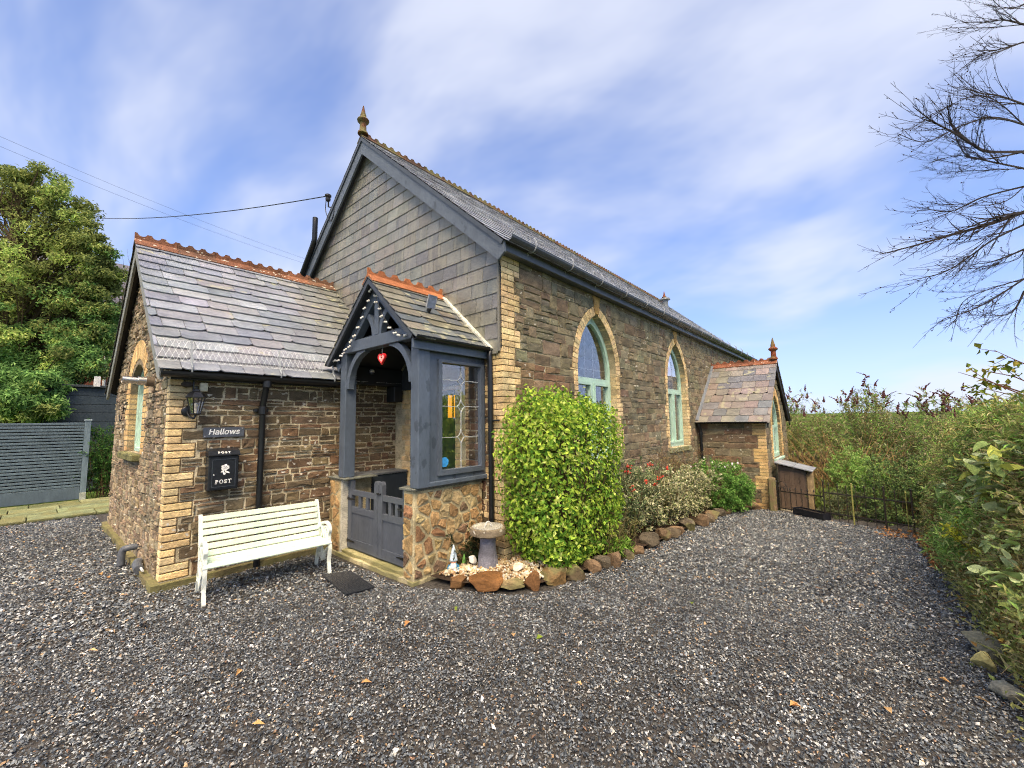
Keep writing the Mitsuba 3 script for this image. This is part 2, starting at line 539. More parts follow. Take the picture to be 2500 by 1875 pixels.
def ridge(key, o, along, across, slope, length, rng, tile=0.46, pal=TERRA, flag=0, **kw):
    k = max(1, int(round(length / tile)))
    t = length / k
    for i in range(k):
        add(key + '__ridge_tile', ridge_tile(i * t, (i + 1) * t, np.asarray(o, float), np.asarray(along, float), np.asarray(across, float), slope, **kw), 'mineral', pick(pal, rng, 0.15), flag)


def finial(key, o, s=1.0, col=(135, 75, 50)):
    pr = [(0.085, 0), (0.08, 0.03), (0.055, 0.06), (0.05, 0.16), (0.055, 0.19), (0.09, 0.215), (0.098, 0.24), (0.085, 0.262), (0.055, 0.28), (0.045, 0.31), (0.05, 0.33), (0.038, 0.36), (0.008, 0.50), (0.0, 0.51)]
    add(key, lathe([(r * s, z * s) for r, z in pr], o, 14), 'mineral', lin(*col), 2, smooth=40)


def leaves(P, D, N, L, W, fold=0.25, curl=0.15):
    """arrays: base point, direction, normal, length, width -> folded four-triangle leaves"""
    D = D / (np.linalg.norm(D, axis=1, keepdims=True) + 1e-9)
    S = np.cross(D, N)
    S /= np.linalg.norm(S, axis=1, keepdims=True) + 1e-9
    N = np.cross(S, D)
    L, W = L[:, None], W[:, None]
    mid = P + D * L * 0.5 - N * L * curl * 0.3
    l = P + D * L * 0.45 + S * W / 2 + N * W * fold
    r = P + D * L * 0.45 - S * W / 2 + N * W * fold
    tip = P + D * L - N * L * curl
    V = np.stack([P, l, tip, r, mid], 1).reshape(-1, 3)
    F = np.array([[0, 4, 1], [1, 4, 2], [2, 4, 3], [3, 4, 0]])
    return V, (F[None] + (np.arange(len(P)) * 5)[:, None, None]).reshape(-1, 3)


def leafcols(pal, n, rng, var=0.25, w=None):
    c = np.array([lin(*q) for q in pal])[rng.choice(len(pal), n, p=w)]
    return np.repeat(np.clip(c * rng.uniform(1 - var, 1 + var, (n, 1)), 0.003, 0.9), 5, 0)


def unit(rng, n):
    d = rng.normal(size=(n, 3))
    return d / np.linalg.norm(d, axis=1, keepdims=True)


def g_z(x):
    """fall of the drive beside the nave"""
    return -0.42 * np.clip((np.asarray(x, float) - 0.2) / 7.0, 0, 1.3)


X, Y, Z = np.eye(3)
GREY = lin(82, 92, 104)          # blue-grey joinery paint
DARK = lin(46, 51, 58)
SAGE = lin(172, 202, 186)
BLACK = lin(26, 27, 30)
YBRICK = [(222, 196, 145), (225, 201, 152), (218, 192, 142), (226, 204, 157), (216, 189, 141), (220, 193, 142)]
NSTONE = [(130, 120, 95), (124, 118, 94), (130, 117, 93), (127, 114, 93), (130, 122, 99), (123, 118, 97), (128, 112, 91), (123, 112, 91), (125, 119, 100), (125, 109, 89), (132, 122, 98)]
ASTONE = [(128, 101, 77), (130, 99, 77), (122, 105, 79), (114, 101, 78), (125, 110, 84), (133, 104, 80), (119, 98, 77), (130, 112, 87), (115, 96, 77), (111, 97, 77)]
PSTONE = [(168, 138, 96), (158, 128, 90), (175, 145, 101), (147, 120, 87), (151, 114, 83), (130, 108, 86), (172, 149, 107), (151, 134, 98), (182, 162, 122)]
MORTAR = lin(206, 194, 162)

# ------------------------------------------------------------------ the ground, the drive, the path, far hill
def sheet(xs, ys, zf):
    A, B = np.meshgrid(xs, ys, indexing='ij')
    V = np.stack([A, B, zf(A, B)], -1).reshape(-1, 3)
    n, m = len(xs), len(ys)
    i, j = np.meshgrid(np.arange(n - 1), np.arange(m - 1), indexing='ij')
    a = (i * m + j).ravel()
    return V, np.vstack([np.c_[a, a + m, a + m + 1], np.c_[a, a + m + 1, a + 1]])


far = [-900, -300, -120, -60, -30, -18]
xs = np.array(far + list(np.arange(-12, 18.1, 0.5)) + [24, 40, 80, 160, 400, 900.0])
ys = np.array(far + list(np.arange(-12, 16.1, 1.0)) + [24, 40, 80, 160, 400, 900.0])
add('ground', sheet(xs, ys, lambda a, b: g_z(a) - 0.06), 'grass_bsdf', kind='structure')
dx = np.arange(-8, 7.6, 0.2)
dy = np.arange(-6, 8.0, 0.2)
add('driveway', sheet(dx, dy, lambda a, b: g_z(a) - 0.014 + 0.012 * (meshkit.fbm(np.stack([a * 0.8, b * 0.8, a * 0], -1), 3, 3) - 0.5)), 'soil', kind='structure')
hx = np.linspace(-700, 900, 60)
add('hill', sheet(np.linspace(120, 420, 30), hx, lambda a, b: -8.2 + (10.6 + 2 * meshkit.fbm(np.stack([b * 0.006, a * 0.004, a * 0], -1), 3, 9)) * np.sin(np.clip((a - 120) / 300, 0, 1) * np.pi)), 'grass_bsdf', kind='structure')
pth = numbered('path')
labels[pth] = {'kind': 'structure'}
rg = np.random.default_rng(5)
scene[pth + '__bedding'] = mikit.ply(cbox(-7, -2.3, 7.86, 10.15, -0.1, 0.0), 'mineral', uv=np.repeat(pack(lin(70, 74, 50)), 24, 0))
yy = 7.86
for row in range(4):
    xx = -6.9 + rg.uniform(0, 0.5)
    while xx < -2.4:
        w = rg.uniform(0.55, 0.9)
        add(pth + '__paving_slab', cbox(xx + 0.008, min(xx + w, -2.32) - 0.008, yy + 0.008, yy + 0.545, -0.03, 0.025 + rg.uniform(0, 0.004), 0.006), 'mineral', pick([(120, 126, 92), (132, 132, 98), (108, 116, 80)], rg), 2)
        xx += w
    yy += 0.553

# loose slate chippings of the drive
rg = np.random.default_rng(77)


def chippings(n, x0, x1, y0, y1, keep, size):
    x, y = rg.uniform(x0, x1, n), rg.uniform(y0, y1, n)
    k = keep(x, y)
    x, y = x[k], y[k]
    n = len(x)
    s = size * rg.lognormal(0, 0.33, n)
    base = np.array([[1, 0, 0], [-1, 0, 0], [0, 1, 0], [0, -1, 0], [0, 0, 1], [0, 0, -1.0]])
    base[:4, 2] = -0.25
    V = base[None] * (1 + rg.normal(0, 0.13, (n, 6, 1))) + rg.normal(0, 0.16, (n, 6, 3))
    V = V * (np.stack([s, s * rg.uniform(0.5, 0.9, n), s * rg.uniform(0.28, 0.6, n)], -1)[:, None])
    a, t, r = rg.uniform(0, 2 * np.pi, n), rg.normal(0, 0.42, n), rg.normal(0, 0.42, n)
    ca, sa, ct, st, cr, sr = np.cos(a), np.sin(a), np.cos(t), np.sin(t), np.cos(r), np.sin(r)
    px, py, pz = V[..., 0], V[..., 1], V[..., 2]
    py, pz = py * cr[:, None] - pz * sr[:, None], py * sr[:, None] + pz * cr[:, None]
    px, pz = px * ct[:, None] + pz * st[:, None], -px * st[:, None] + pz * ct[:, None]
    px, py = px * ca[:, None] - py * sa[:, None], px * sa[:, None] + py * ca[:, None]
    z = g_z(x) + rg.uniform(-0.012, 0.008, n) + 0.012 * (meshkit.fbm(np.stack([x * 0.8, y * 0.8, x * 0], -1), 3, 3) - 0.5)
    V = np.stack([px + x[:, None], py + y[:, None], pz + z[:, None]], -1)
    F = np.array([[0, 2, 4], [2, 1, 4], [1, 3, 4], [3, 0, 4]])     # the undersides lie in the bed and are never seen
    V = V[:, :5]
    pal = np.array([lin(*c) for c in [(80, 86, 92), (96, 102, 107), (120, 126, 130), (62, 67, 73), (150, 154, 155), (108, 108, 102), (186, 183, 174), (176, 148, 114), (232, 229, 222), (140, 110, 88)]])
    ci = rg.choice(10, n, p=[0.235, 0.19, 0.135, 0.16, 0.095, 0.06, 0.06, 0.02, 0.038, 0.007])
    wear = 0.78 + 0.5 * meshkit.fbm(np.stack([x * 0.55, y * 0.55, x * 0], -1), 4, 31)
    c = np.clip(pal[ci] * rg.uniform(0.7, 1.5, (n, 1)) * wear[:, None], 0.01, 0.75)
    return V.reshape(-1, 3), (F[None] + (np.arange(n) * 5)[:, None, None]).reshape(-1, 3), np.repeat(c, 5, 0)


def on_drive(x, y):
    ed = np.interp(x, [-1.15, -1.1, -0.86, -0.6, -0.3, 0.5, 1.8, 3.5, 6.1, 7.0], [2.2, 0.3, -0.1, -0.62, -0.84, -0.9, -0.92, -0.84, -0.8, -1.3])
    house = (x > -1.15) & (y > ed) | (x > -2.76) & (y > 2.16)
    return ~house & (y > -4.02 - 0.08 * np.sin(x * 2)) & (y < 7.86) & (x < 7.2 - 0.52 * np.maximum(-1.6 - y, 0)) & (np.hypot(x - CAM[0], y - CAM[1]) < 11)


def inview(x, y):
    d0, d1 = x - CAM[0], y - CAM[1]
    f = d0 * FWD[0] + d1 * FWD[1]
    s = d0 * _rt[0] + d1 * _rt[1]
    return (f > 1.0) & (np.abs(s) < 1.32 * f + 0.5)


near = lambda x, y: on_drive(x, y) & inview(x, y) & (np.hypot(x - CAM[0], y - CAM[1]) < 4.6)
mid = lambda x, y: on_drive(x, y) & inview(x, y) & (np.hypot(x - CAM[0], y - CAM[1]) >= 4.6)
a = chippings(520000, -8, 2, -4, 3.5, near, 0.0071)
b = chippings(520000, -8, 7.3, -4.2, 7.9, mid, 0.0112)
v, f = join([a[:2], b[:2]])
add('gravel', (v, f), 'wet_stone', cols=np.vstack([a[2], b[2]]), kind='stuff')

# ------------------------------------------------------------------ the chapel: nave, annexe, timber porch, far entrance
CH = thing('chapel', 'stone chapel house with yellow brick quoins, slate-hung gable and grey slate roofs', 'chapel')
rg = np.random.default_rng(11)
W, ZE, ZR = 6.23, 3.66, 6.63
YC = W / 2
SL = math.atan2(ZR - 3.76, YC + 0.17)
NL = 14.1
FS = frame((0, 0, 0), X, Z, -Y)           # side wall: u = x, v = z
FG = frame((0, 0, 0), -Y, Z, -X)          # gable: u = -y, v = z


def arch(cx, a, z0, zs, h):
    r = (a * a + h * h) / (2 * a)
    t = np.linspace(0, math.asin(min(1, h / r)), 14)
    right = np.c_[cx + a - r + r * np.cos(t), zs + r * np.sin(t)]
    left = np.c_[2 * cx - right[::-1, 0], right[::-1, 1]]
    return Polygon(np.vstack([[[cx - a, z0], [cx + a, z0]], right, left[1:]]))


WINS = [(2.32, 0.63), (5.98, 0.61)]
ZS, ZSILL, RISE = 2.40, 1.0, 0.95
NW = CH + '__nave_wall'
opens = unary_union([arch(cx, a, ZSILL, ZS, RISE) for cx, a in WINS])
add(NW, plate(sbox(0.0, -0.9, NL, ZE).difference(opens), FS, -0.22, 0.0), 'mineral', lin(172, 158, 128))
# quoin bricks at the front corner
bh, cz = 0.066, 0.076
qreg = []


def brick(key, b, rng, pal=YBRICK, var=0.12, flag=0):
    add(key, b, 'mineral', pick(pal, rng, var), flag)


i = 0
z = 2.072 - 28 * cz
p = 0.009
BMORT = lin(116, 98, 72)
while z < ZE - 0.03:
    wide = (math.floor((z - 2.07 + 0.01) / (3 * cz)) % 2) == 0
    we = 0.3275 if wide else 0.225
    wf = 0.225 if wide else 0.3275
    if z > -0.16:
        st = (i % 2) == 0
        zz = (z, z + bh)
        a, b_ = (0.215, 0.1025) if st else (0.1025, 0.215)
        brick(NW + '__brick', cbox(-p, a, -p, b_, *zz), rg)
        x = a + 0.01
        while x < we - 0.03:
            e = min(x + (0.1025 if st else 0.215), we)
            if we - e < 0.05:
                e = we
            brick(NW + '__brick', cbox(x, e, -p, 0.1, *zz), rg)
            x = e + 0.01
        if z < 2.6:
            y = b_ + 0.01
            while y < wf - 0.03:
                e = min(y + (0.1025 if not st else 0.215), wf)
                if wf - e < 0.05:
                    e = wf
                brick(CH + '__gable_wall__brick', cbox(-p, 0.1, y, e, *zz), rg)
                y = e + 0.01
        qreg.append((z, wide))
    i += 1
    z += cz
add(NW + '__quoin_mortar', plate(unary_union([sbox(-0.002, z, (0.3275 if w else 0.225), z + cz) for z, w in qreg]), FS, 0.0, 0.003), 'mineral', BMORT)
add(CH + '__gable_wall__quoin_mortar', plate(unary_union([sbox(-(0.225 if w else 0.3275), z, 0.0, z + cz) for z, w in qreg if z < 2.6]), FG, 0.0, 0.0025), 'mineral', BMORT)
qpoly = unary_union([sbox(-0.1, z - 0.005, (0.3275 if w else 0.225) + 0.006, z + cz + 0.001) for z, w in qreg])
# pointed window openings: voussoirs, toothed jambs, sills, frames, panes
ringreg = []
for wi, (cx, a) in enumerate(WINS):
    bt = 0.145
    r = (a * a + RISE * RISE) / (2 * a)
    c0 = cx + a - r
    WA = numbered(CH + '__window_arch')
    th1 = math.asin(RISE / r) - 0.05
    nb = 16
    for sg in (1, -1):
        for k in range(nb):
            t0, t1 = th1 * k / nb + 0.004, th1 * (k + 1) / nb - 0.004
            q = np.array([[c0 + (r + o) * math.cos(t), ZS + (r + o) * math.sin(t)] for o, t in ((0, t0), (bt, t0), (bt, t1), (0, t1))])
            if sg < 0:
                q[:, 0] = 2 * cx - q[:, 0]
                q = q[::-1]
            P = Polygon(q)
            m = stone(P, FS, 0.010, rg, n=6, back=-0.14, rough=0.25, bev=0.06)
            brick(WA + '__brick', m, rg)
    key = Polygon([(cx - 0.055, ZS + RISE + 0.0), (cx + 0.055, ZS + RISE + 0.0), (cx + 0.115, ZE - 0.02), (cx - 0.115, ZE - 0.02)])
    add(WA + '__keystone', stone(key, FS, 0.016, rg, n=8, back=-0.14, rough=0.2, bev=0.05), 'mineral', lin(186, 150, 92))
    k, z = 0, ZSILL + 0.004
    jam = []
    while z < ZS - 0.02:
        grp = (k // 2) % 2 == 0 if k < 30 else True
        wd = 0.20 if (k // 3) % 2 == (0 if z > 2.1 else 1) else 0.115
        for sg in (1, -1):
            xa, xb = cx + sg * a, cx + sg * (a + wd)
            brick(NW + '__brick', cbox(min(xa, xb), max(xa, xb), -p, 0.14, z, min(z + bh, ZS - 0.006)), rg)
        jam.append(sbox(cx - a - wd - 0.006, z - 0.006, cx + a + wd + 0.006, z + cz))
        k += 1
        z += cz
    outer = arch(cx, a + bt + 0.006, ZS - 0.02, ZS, math.sqrt((r + bt) ** 2 - (c0 - cx) ** 2))
    ringreg += [outer, key.buffer(0.006), unary_union(jam), sbox(cx - a - 0.08, ZSILL - 0.14, cx + a + 0.08, ZSILL + 0.01)]
    add(CH + '__window_sill', cbox(cx - a - 0.06, cx + a + 0.06, -0.05, 0.2, ZSILL - 0.11, ZSILL - 0.004, 0.01), 'mineral', lin(150, 150, 120), 2)
    add(WA + '__mortar', plate(unary_union([outer.difference(sbox(-9, 0, 99, ZS)), unary_union(jam)]).difference(arch(cx, a + 0.001, ZSILL - 0.1, ZS, RISE)), FS, 0.0, 0.002), 'mineral', BMORT)
    WN = numbered(CH + '__window')
    op = arch(cx, a - 0.004, ZSILL, ZS, RISE - 0.006)
    inn = arch(cx, a - 0.075, ZSILL + 0.08, ZS, RISE - 0.13)
    tr = 2.27
    cut = sbox(-1, tr - 0.04, 99, tr + 0.04)
    up, lo = inn.difference(sbox(-1, -1, 99, tr + 0.035)), inn.intersection(sbox(-1, -1, 99, tr - 0.035))
    lL, lR = lo.intersection(sbox(-1, -1, cx - 0.035, 9)), lo.intersection(sbox(cx + 0.035, -1, 99, 9))
    fr = op.difference(unary_union([up, lL, lR]))
    add(WN + '__frame', plate(fr, FS, -0.175, -0.115), 'paint', SAGE)
    for q in (lL, lR):
        add(WN + '__casement', plate(q.difference(q.buffer(-0.045)), FS, -0.17, -0.098), 'paint', SAGE)
    for q, nm in ((up, 'pane'), (lL.buffer(-0.03), 'pane'), (lR.buffer(-0.03), 'pane')):
        m = plate(q, FS, -0.15, -0.149)
        V, F = vf(m)
        keep = np.abs(V[F].mean(1)[:, 1] - 0.15) < 2e-4
        ndot = np.abs(np.cross(V[F[:, 1]] - V[F[:, 0]], V[F[:, 2]] - V[F[:, 0]])[:, 1])
        F2 = F[(ndot > 1e-9) & keep]
        k_ = numbered(WN + '__' + nm)
        scene[k_] = mikit.ply((V, F2), 'pane_glass')
    lead = [sbox(cx - 0.16, tr, cx - 0.152, 3.0), sbox(cx + 0.1, tr, cx + 0.108, 2.95), sbox(cx - a, tr + 0.18, cx + a, tr + 0.188)]
    add(WN + '__leading', plate(unary_union(lead).intersection(up), FS, -0.156, -0.151), 'paint', lin(120, 124, 124))
    # pale curtain hanging behind the lower lights, folded
    xs_ = np.linspace(cx - a + 0.02, cx - a * 0.45, 26)
    V = np.array([[x, 0.34 + 0.03 * math.sin(i * 1.7), zz] for i, x in enumerate(xs_) for zz in (ZSILL, 2.22)])
    F = np.array([[2 * i, 2 * i + 2, 2 * i + 3] for i in range(25)] + [[2 * i, 2 * i + 3, 2 * i + 1] for i in range(25)])
    add(CH + '__curtain', (V, F), 'paint', lin(190, 188, 180))
add(CH + '__nave_interior', plate(sbox(0.3, -0.2, NL - 0.3, 3.2), FS, -2.2, -2.15), 'paint', lin(60, 58, 56))
blk = unary_union([qpoly] + ringreg)
region = sbox(0.0, -0.9, NL, ZE - 0.0).difference(blk)


def ntint(c, col, rng):
    # the stones low beside the corner are redder
    if c[0] < 1.3 and c[1] < 2.35:
        return np.clip(col * np.array([1.15, 0.9, 0.8]), 0, 1)
    return col


rubble(NW + '__stone', region, FS, rg, NSTONE, 0.42, 0.20, 0.14, 0.075, 0.013, 0.012, flags=(0, 0, 0, 1), most=300, rough=1.0, tint=ntint)

# gable wall with the porch door in it
GW = CH + '__gable_wall'
DO = (0.85, 1.84, 0.05, 2.06)
gable = Polygon([(0, -0.3), (-W, -0.3), (-W, ZE), (-YC, ZR - 0.1), (0, ZE)])
add(GW, plate(gable.difference(sbox(-DO[1], DO[2], -DO[0], DO[3])), FG, -0.22, -0.002), 'mineral', MORTAR)
for y0, y1 in ((DO[0] - 0.2, DO[0]), (DO[1], DO[1] + 0.2)):
    z, k = 0.0, 0
    while z < 2.1:
        inner = 0.085 if (k // 3) % 2 else 0.0
        a, b_ = (y0 + inner, y1) if y1 == DO[0] else (y0, y1 - inner)
        brick(GW + '__brick', cbox(-0.005, 0.12, a, b_, z, z + bh), rg)
        z += cz
        k += 1
gr = Polygon([(-0.235, -0.2), (-DO[0] + 0.2, -0.2), (-DO[0] + 0.2, 2.46), (-0.235, 2.46)])
rubble(GW + '__stone', gr, FG, rg, ASTONE, 0.3, 0.16, 0.12, 0.07, 0.014, 0.010, flags=(0, 1), most=60)
# slate hanging
SC = CH + '__slate_cladding'
zt = 6.58
tn = math.tan(SL)


def gclip(s, a, b):
    zz = zt - s + 0.10
    half = (6.62 - zz) / tn
    lo, hi = YC - half, YC + half
    lo, hi = max(lo, 0.045), min(hi, W)
    ya, yb = W - b, W - a
    ya, yb = max(ya, lo), min(yb, hi)
    return (W - yb, W - ya) if yb - ya > 0.03 else None


CLAD = [(122, 121, 114), (114, 114, 111), (130, 128, 120), (118, 116, 106), (124, 121, 110)]
add(SC, plate(Polygon([(-0.045, 2.46), (-W, 2.46), (-W, ZE), (-YC, ZR - 0.08), (-0.045, ZE + 0.02)]), FG, 0.0, 0.018), 'paint', lin(40, 42, 44))
slate_field(SC + '__slate', (-0.0195, W, zt), -Y, -Z, -X, W, zt - 2.46, 0.191, (0.275, 0.285), rg, CLAD, lambda u, v, r: 3 if r.random() < 0.6 else 0, most=300, th=0.006, chip=0.0, lift=0.012, clip=gclip)
add(CH + '__corner_batten', cbox(-0.04, -0.005, 0.018, 0.043, 2.46, ZE - 0.02, 0.003), 'paint', lin(120, 118, 110))
add(CH + '__corner_cable', tube([(-0.012, 0.006, 2.5), (-0.014, 0.004, 3.0), (-0.012, 0.006, 3.5), (-0.03, 0.02, 3.6)], 0.006, 6), 'paint', BLACK)

# nave roof
NR = CH + '__nave_roof'
NSL = [(128, 131, 136), (133, 136, 141), (124, 127, 132), (138, 141, 145), (130, 132, 135)]
cs, sn = math.cos(SL), math.sin(SL)
len_ = (YC + 0.17) / cs
for sg, nm in ((-1, 'n'), (1, 's')):
    d = np.array([0, sg * cs, -sn])
    n = np.array([0, sg * sn, cs])
    m = plate(sbox(-0.14, 0, NL + 0.1, len_ - 0.01), frame((0, YC, ZR), X, d, n), -0.06, -0.012)
    add(NR if sg < 0 else CH + '__nave_roof', m, 'paint', lin(36, 38, 42))
    u = X if sg < 0 else X
    slate_field(NR + '__slate', (-0.17, YC, ZR), X, d, n, NL + 0.3, len_ + 0.03, 0.205 if sg < 0 else 0.41, (0.27, 0.32), rg, NSL, lambda u, v, r: 0, most=300 if sg < 0 else 0, th=0.006, chip=0.12, lift=0.010)
ridge(CH + '__nave_ridge', (-0.17, YC, ZR + 0.012), X, Y, SL, NL + 0.3, rg, 0.47, [(118, 84, 64), (108, 78, 60), (124, 90, 70), (102, 78, 64)], 2)
finial(CH + '__finial', (-0.13, YC, ZR + 0.05), 1.06, (112, 74, 52))
finial(CH + '__finial', (14.1, YC, ZR + 0.06), 1.0)
add(CH + '__roof_vent', join([lathe([(0.11, -0.25), (0.11, 0.12), (0.20, 0.13), (0.18, 0.19), (0.02, 0.21)], (12.6, 2.55, ZR - 0.40), 16)]), 'paint', lin(112, 118, 124), smooth=40)
# bargeboards, fascia, gutter with its brackets
for sg in (-1, 1):
    d = np.array([sg * cs, -sn])       # (y, z)
    nrm = np.array([sg * sn, cs])
    A = np.array([YC, ZR - 0.02])
    B = A + d * (len_ + 0.01)
    lo = 0.225
    pts = [A, B, B - np.array([0, 0.13]), B - nrm * lo - d * 0.02 if False else np.array([B[0] - sg * 0.10, B[1] - lo + 0.02]), np.array([YC, A[1] - lo / cs])]
    pl = Polygon([(-q[0], q[1]) for q in pts]).buffer(0)
    add(CH + '__bargeboard', plate(pl, FG, 0.115, 0.145), 'paint', lin(92, 100, 110), 1)
    cap = Polygon([(-q[0], q[1]) for q in (A, B, B - nrm * 0.05, A - np.array([0, 0.05 / cs]))]).buffer(0)
    add(CH + '__verge_strip', plate(cap, FG, 0.147, 0.165), 'paint', lin(70, 76, 84))
add(CH + '__verge_soffit', join([plate(Polygon([(-q[0], q[1]) for q in ((YC, ZR - 0.16), (YC + s * 3.2, ZR - 0.16 - 3.2 * tn), (YC + s * 3.2, ZR - 0.19 - 3.2 * tn), (YC, ZR - 0.19))]).buffer(0), FG, 0.02, 0.114) for s in (-1, 1)]), 'paint', lin(60, 64, 70))
add(CH + '__fascia', cbox(-0.11, NL, -0.135, -0.105, 3.645, 3.79, 0.004), 'paint', lin(88, 94, 104))
add(CH + '__soffit', cbox(-0.11, NL, -0.104, 0.0, 3.648, 3.662, 0.002), 'paint', lin(70, 75, 82))


def gutter(x0, x1, y, z, r, fwd=-1, n=9, along='x'):
    t = np.linspace(np.pi, 2 * np.pi, n)
    o = np.c_[r * np.cos(t), r * np.sin(t)]
    i_ = np.c_[(r - 0.006) * np.cos(t), (r - 0.006) * np.sin(t)]
    P = Polygon(np.vstack([o, i_[::-1]]))
    if along == 'x':
        return plate(P, frame((x0, y, z), Y, Z, X), 0, x1 - x0)
    return plate(P, frame((y, x0, z), X, Z, -Y), -(x1 - x0), 0)


GT = CH + '__nave_gutter'
add(GT, gutter(-0.10, NL, -0.205, 3.80, 0.066), 'paint', lin(70, 75, 84))
bx = 0.35
while bx < NL:
    t = np.linspace(np.pi, 2 * np.pi, 8)
    pts = [(bx, -0.138, 3.70), (bx, -0.142, 3.66)][:1] + [(bx, -0.205 - 0.07 * math.cos(q), 3.80 + 0.07 * math.sin(q)) for q in t] + [(bx, -0.275, 3.85), (bx, -0.24, 3.905)]
    add(GT + '__bracket', tube(pts, 0.009, 5), 'paint', lin(150, 154, 160))
    add(CH + '__snow_guard', join([tube([(bx + e, -0.10, 3.83), (bx + e, -0.10, 4.0)], 0.005, 4) for e in (0.02, 0.1)] + [tube([(bx + 0.02, -0.1, 3.97), (bx + 0.1, -0.1, 3.97)], 0.004, 4)]), 'paint', lin(140, 146, 154))
    bx += 0.86

# ------------------------------------------------------------------ annexe
AX, AY0, AY1 = -2.708, 2.211, 6.36
AYC, AZR, AZE = (AY0 + AY1) / 2, 4.20, 2.22
ASL = math.atan2(AZR - 2.22, AYC - 2.05)
ac, as_ = math.cos(ASL), math.sin(ASL)
FA = frame((0, AY0, 0), X, Z, -Y)
FAG = frame((AX, 0, 0), -Y, Z, -X)
AW = CH + '__annexe_wall'
add(AW, plate(sbox(AX, -0.2, 0, AZE), FA, -0.2, 0), 'mineral', MORTAR)
rg = np.random.default_rng(21)
qz = []
z, k = 0.075, 0
while z < AZE - 0.05:
    long_ = (k // 2) % 2 == 0
    w = 0.232 if long_ else 0.113
    zz = (z, z + 0.064)
    dep = 0.11
    brick(AW + '__brick', cbox(AX - 0.008, AX + w, AY0 - 0.010, AY0 + dep, *zz, 0.006), rg, YBRICK, 0.14, 1 if z < 0.7 and rg.random() < 0.5 else 0)
    qz.append(sbox(AX - 0.1, z - 0.006, AX + w + 0.008, z + cz))
    z += cz
    k += 1
add(AW + '__quoin_mortar', plate(unary_union(qz).intersection(sbox(AX, 0, 0, AZE)), FA, 0.0, 0.002), 'mineral', BMORT)
reg = sbox(AX, 0.06, 0.0, AZE - 0.05).difference(unary_union(qz))


def atint(c, col, rng):
    # greener, greyer stones under the eaves and low down, redder ones in the middle of the wall
    m = 0.85 * math.exp(-((c[1] - 1.25) / 0.6) ** 2) * (0.3 + 0.7 * min(1, max(0, (c[0] + 2.4))))
    grey = lin(104, 94, 74) * rng.uniform(0.7, 1.2)
    return np.clip(col * (0.45 + 0.55 * m) + grey * (0.55 - 0.55 * m), 0, 1)


rubble(AW + '__stone', reg, FA, rg, ASTONE, 0.34, 0.15, 0.09, 0.042, 0.018, 0.012, flags=(0, 1, 1), most=300, rough=1.5, tint=atint)
# annexe gable wall with its arched window
AG = CH + '__annexe_gable_wall'
wy0, wy1, wz0, wzs = 3.78, 4.92, 1.27, 2.1
wop = Polygon([(-wy1, wz0), (-wy0, wz0), (-wy0, wzs)] + [(-(wy0 + wy1) / 2 + (wy1 - wy0) / 2 * math.cos(t), wzs + 0.38 * math.sin(t)) for t in np.linspace(0, np.pi, 9)[1:-1]] + [(-wy1, wzs)])
gp = Polygon([(-AY0, -0.2), (-AY1, -0.2), (-AY1, AZE), (-AYC, AZR - 0.06), (-AY0, AZE)])
add(AG, plate(gp.difference(wop), FAG, -0.2, 0), 'mineral', lin(132, 120, 98))
jb = []
for sg in (-1, 1):
    z, k = wz0, 0
    while z < wzs + 0.06:
        w = 0.33 if (k // 2) % 2 else 0.21
        ya, yb = (wy1, wy1 + w) if sg > 0 else (wy0 - w, wy0)
        brick(AG + '__brick', cbox(AX - 0.006, AX + 0.12, ya, yb, z, z + 0.065), rg, [(208, 176, 124), (202, 168, 116), (214, 184, 132)])
        jb.append(sbox(-yb - 0.006, z - 0.006, -ya + 0.006, z + cz))
        z += cz
        k += 1
wc = (wy0 + wy1) / 2
hw = (wy1 - wy0) / 2
for k in range(14):
    t0, t1 = np.pi * k / 14 + 0.02, np.pi * (k + 1) / 14 - 0.02
    q = Polygon([(-wc + (hw + o) * math.cos(t), wzs + 0.07 + (0.38 + o * 1.1) * math.sin(t)) for o, t in ((0, t0), (0.24, t0), (0.24, t1), (0, t1))])
    brick(AG + '__brick', stone(q, FAG, 0.008, rg, n=6, back=-0.12, rough=0.3, bev=0.06), rg, [(208, 176, 124), (202, 168, 116), (214, 184, 132)])
jb.append(Point(-wc, wzs + 0.07).buffer(1, 24))
jb[-1] = affinity.scale(jb[-1], hw + 0.25, 0.38 + 0.27).intersection(sbox(-9, wzs + 0.05, 9, 9))
reg = gp.buffer(-0.01).intersection(sbox(-9, 0.05, 9, 9)).difference(unary_union(jb + [wop, sbox(-wy1 - 0.1, wz0 - 0.12, -wy0 + 0.1, wz0)]))
rubble(AG + '__stone', reg.difference(sbox(-AY0 - 0.115, -1, -AY0 + 1, 9)), FAG, rg, [(138, 124, 102), (148, 130, 108), (130, 122, 102), (156, 140, 114), (138, 120, 100), (164, 150, 124)], 0.24, 0.12, 0.07, 0.04, 0.016, 0.012, flags=(0, 1, 1), most=300, rough=1.8)
WN = numbered(CH + '__window')
ins = affinity.scale(wop, 0.88, 0.92)
add(WN + '__frame', plate(wop.buffer(-0.003).difference(ins), FAG, -0.16, -0.08), 'paint', SAGE)
m = plate(ins, FAG, -0.13, -0.129)
V, F = vf(m)
nd = np.abs(np.cross(V[F[:, 1]] - V[F[:, 0]], V[F[:, 2]] - V[F[:, 0]])[:, 0])
scene[WN + '__pane'] = mikit.ply((V, F[(nd > 1e-9) & (np.abs(V[F].mean(1)[:, 0] - AX - 0.129) < 1e-3)]), 'pane_glass')
add(CH + '__annexe_interior', cbox(AX + 0.5, AX + 0.55, 3.3, 5.4, 0.8, 2.8), 'paint', lin(50, 48, 46))
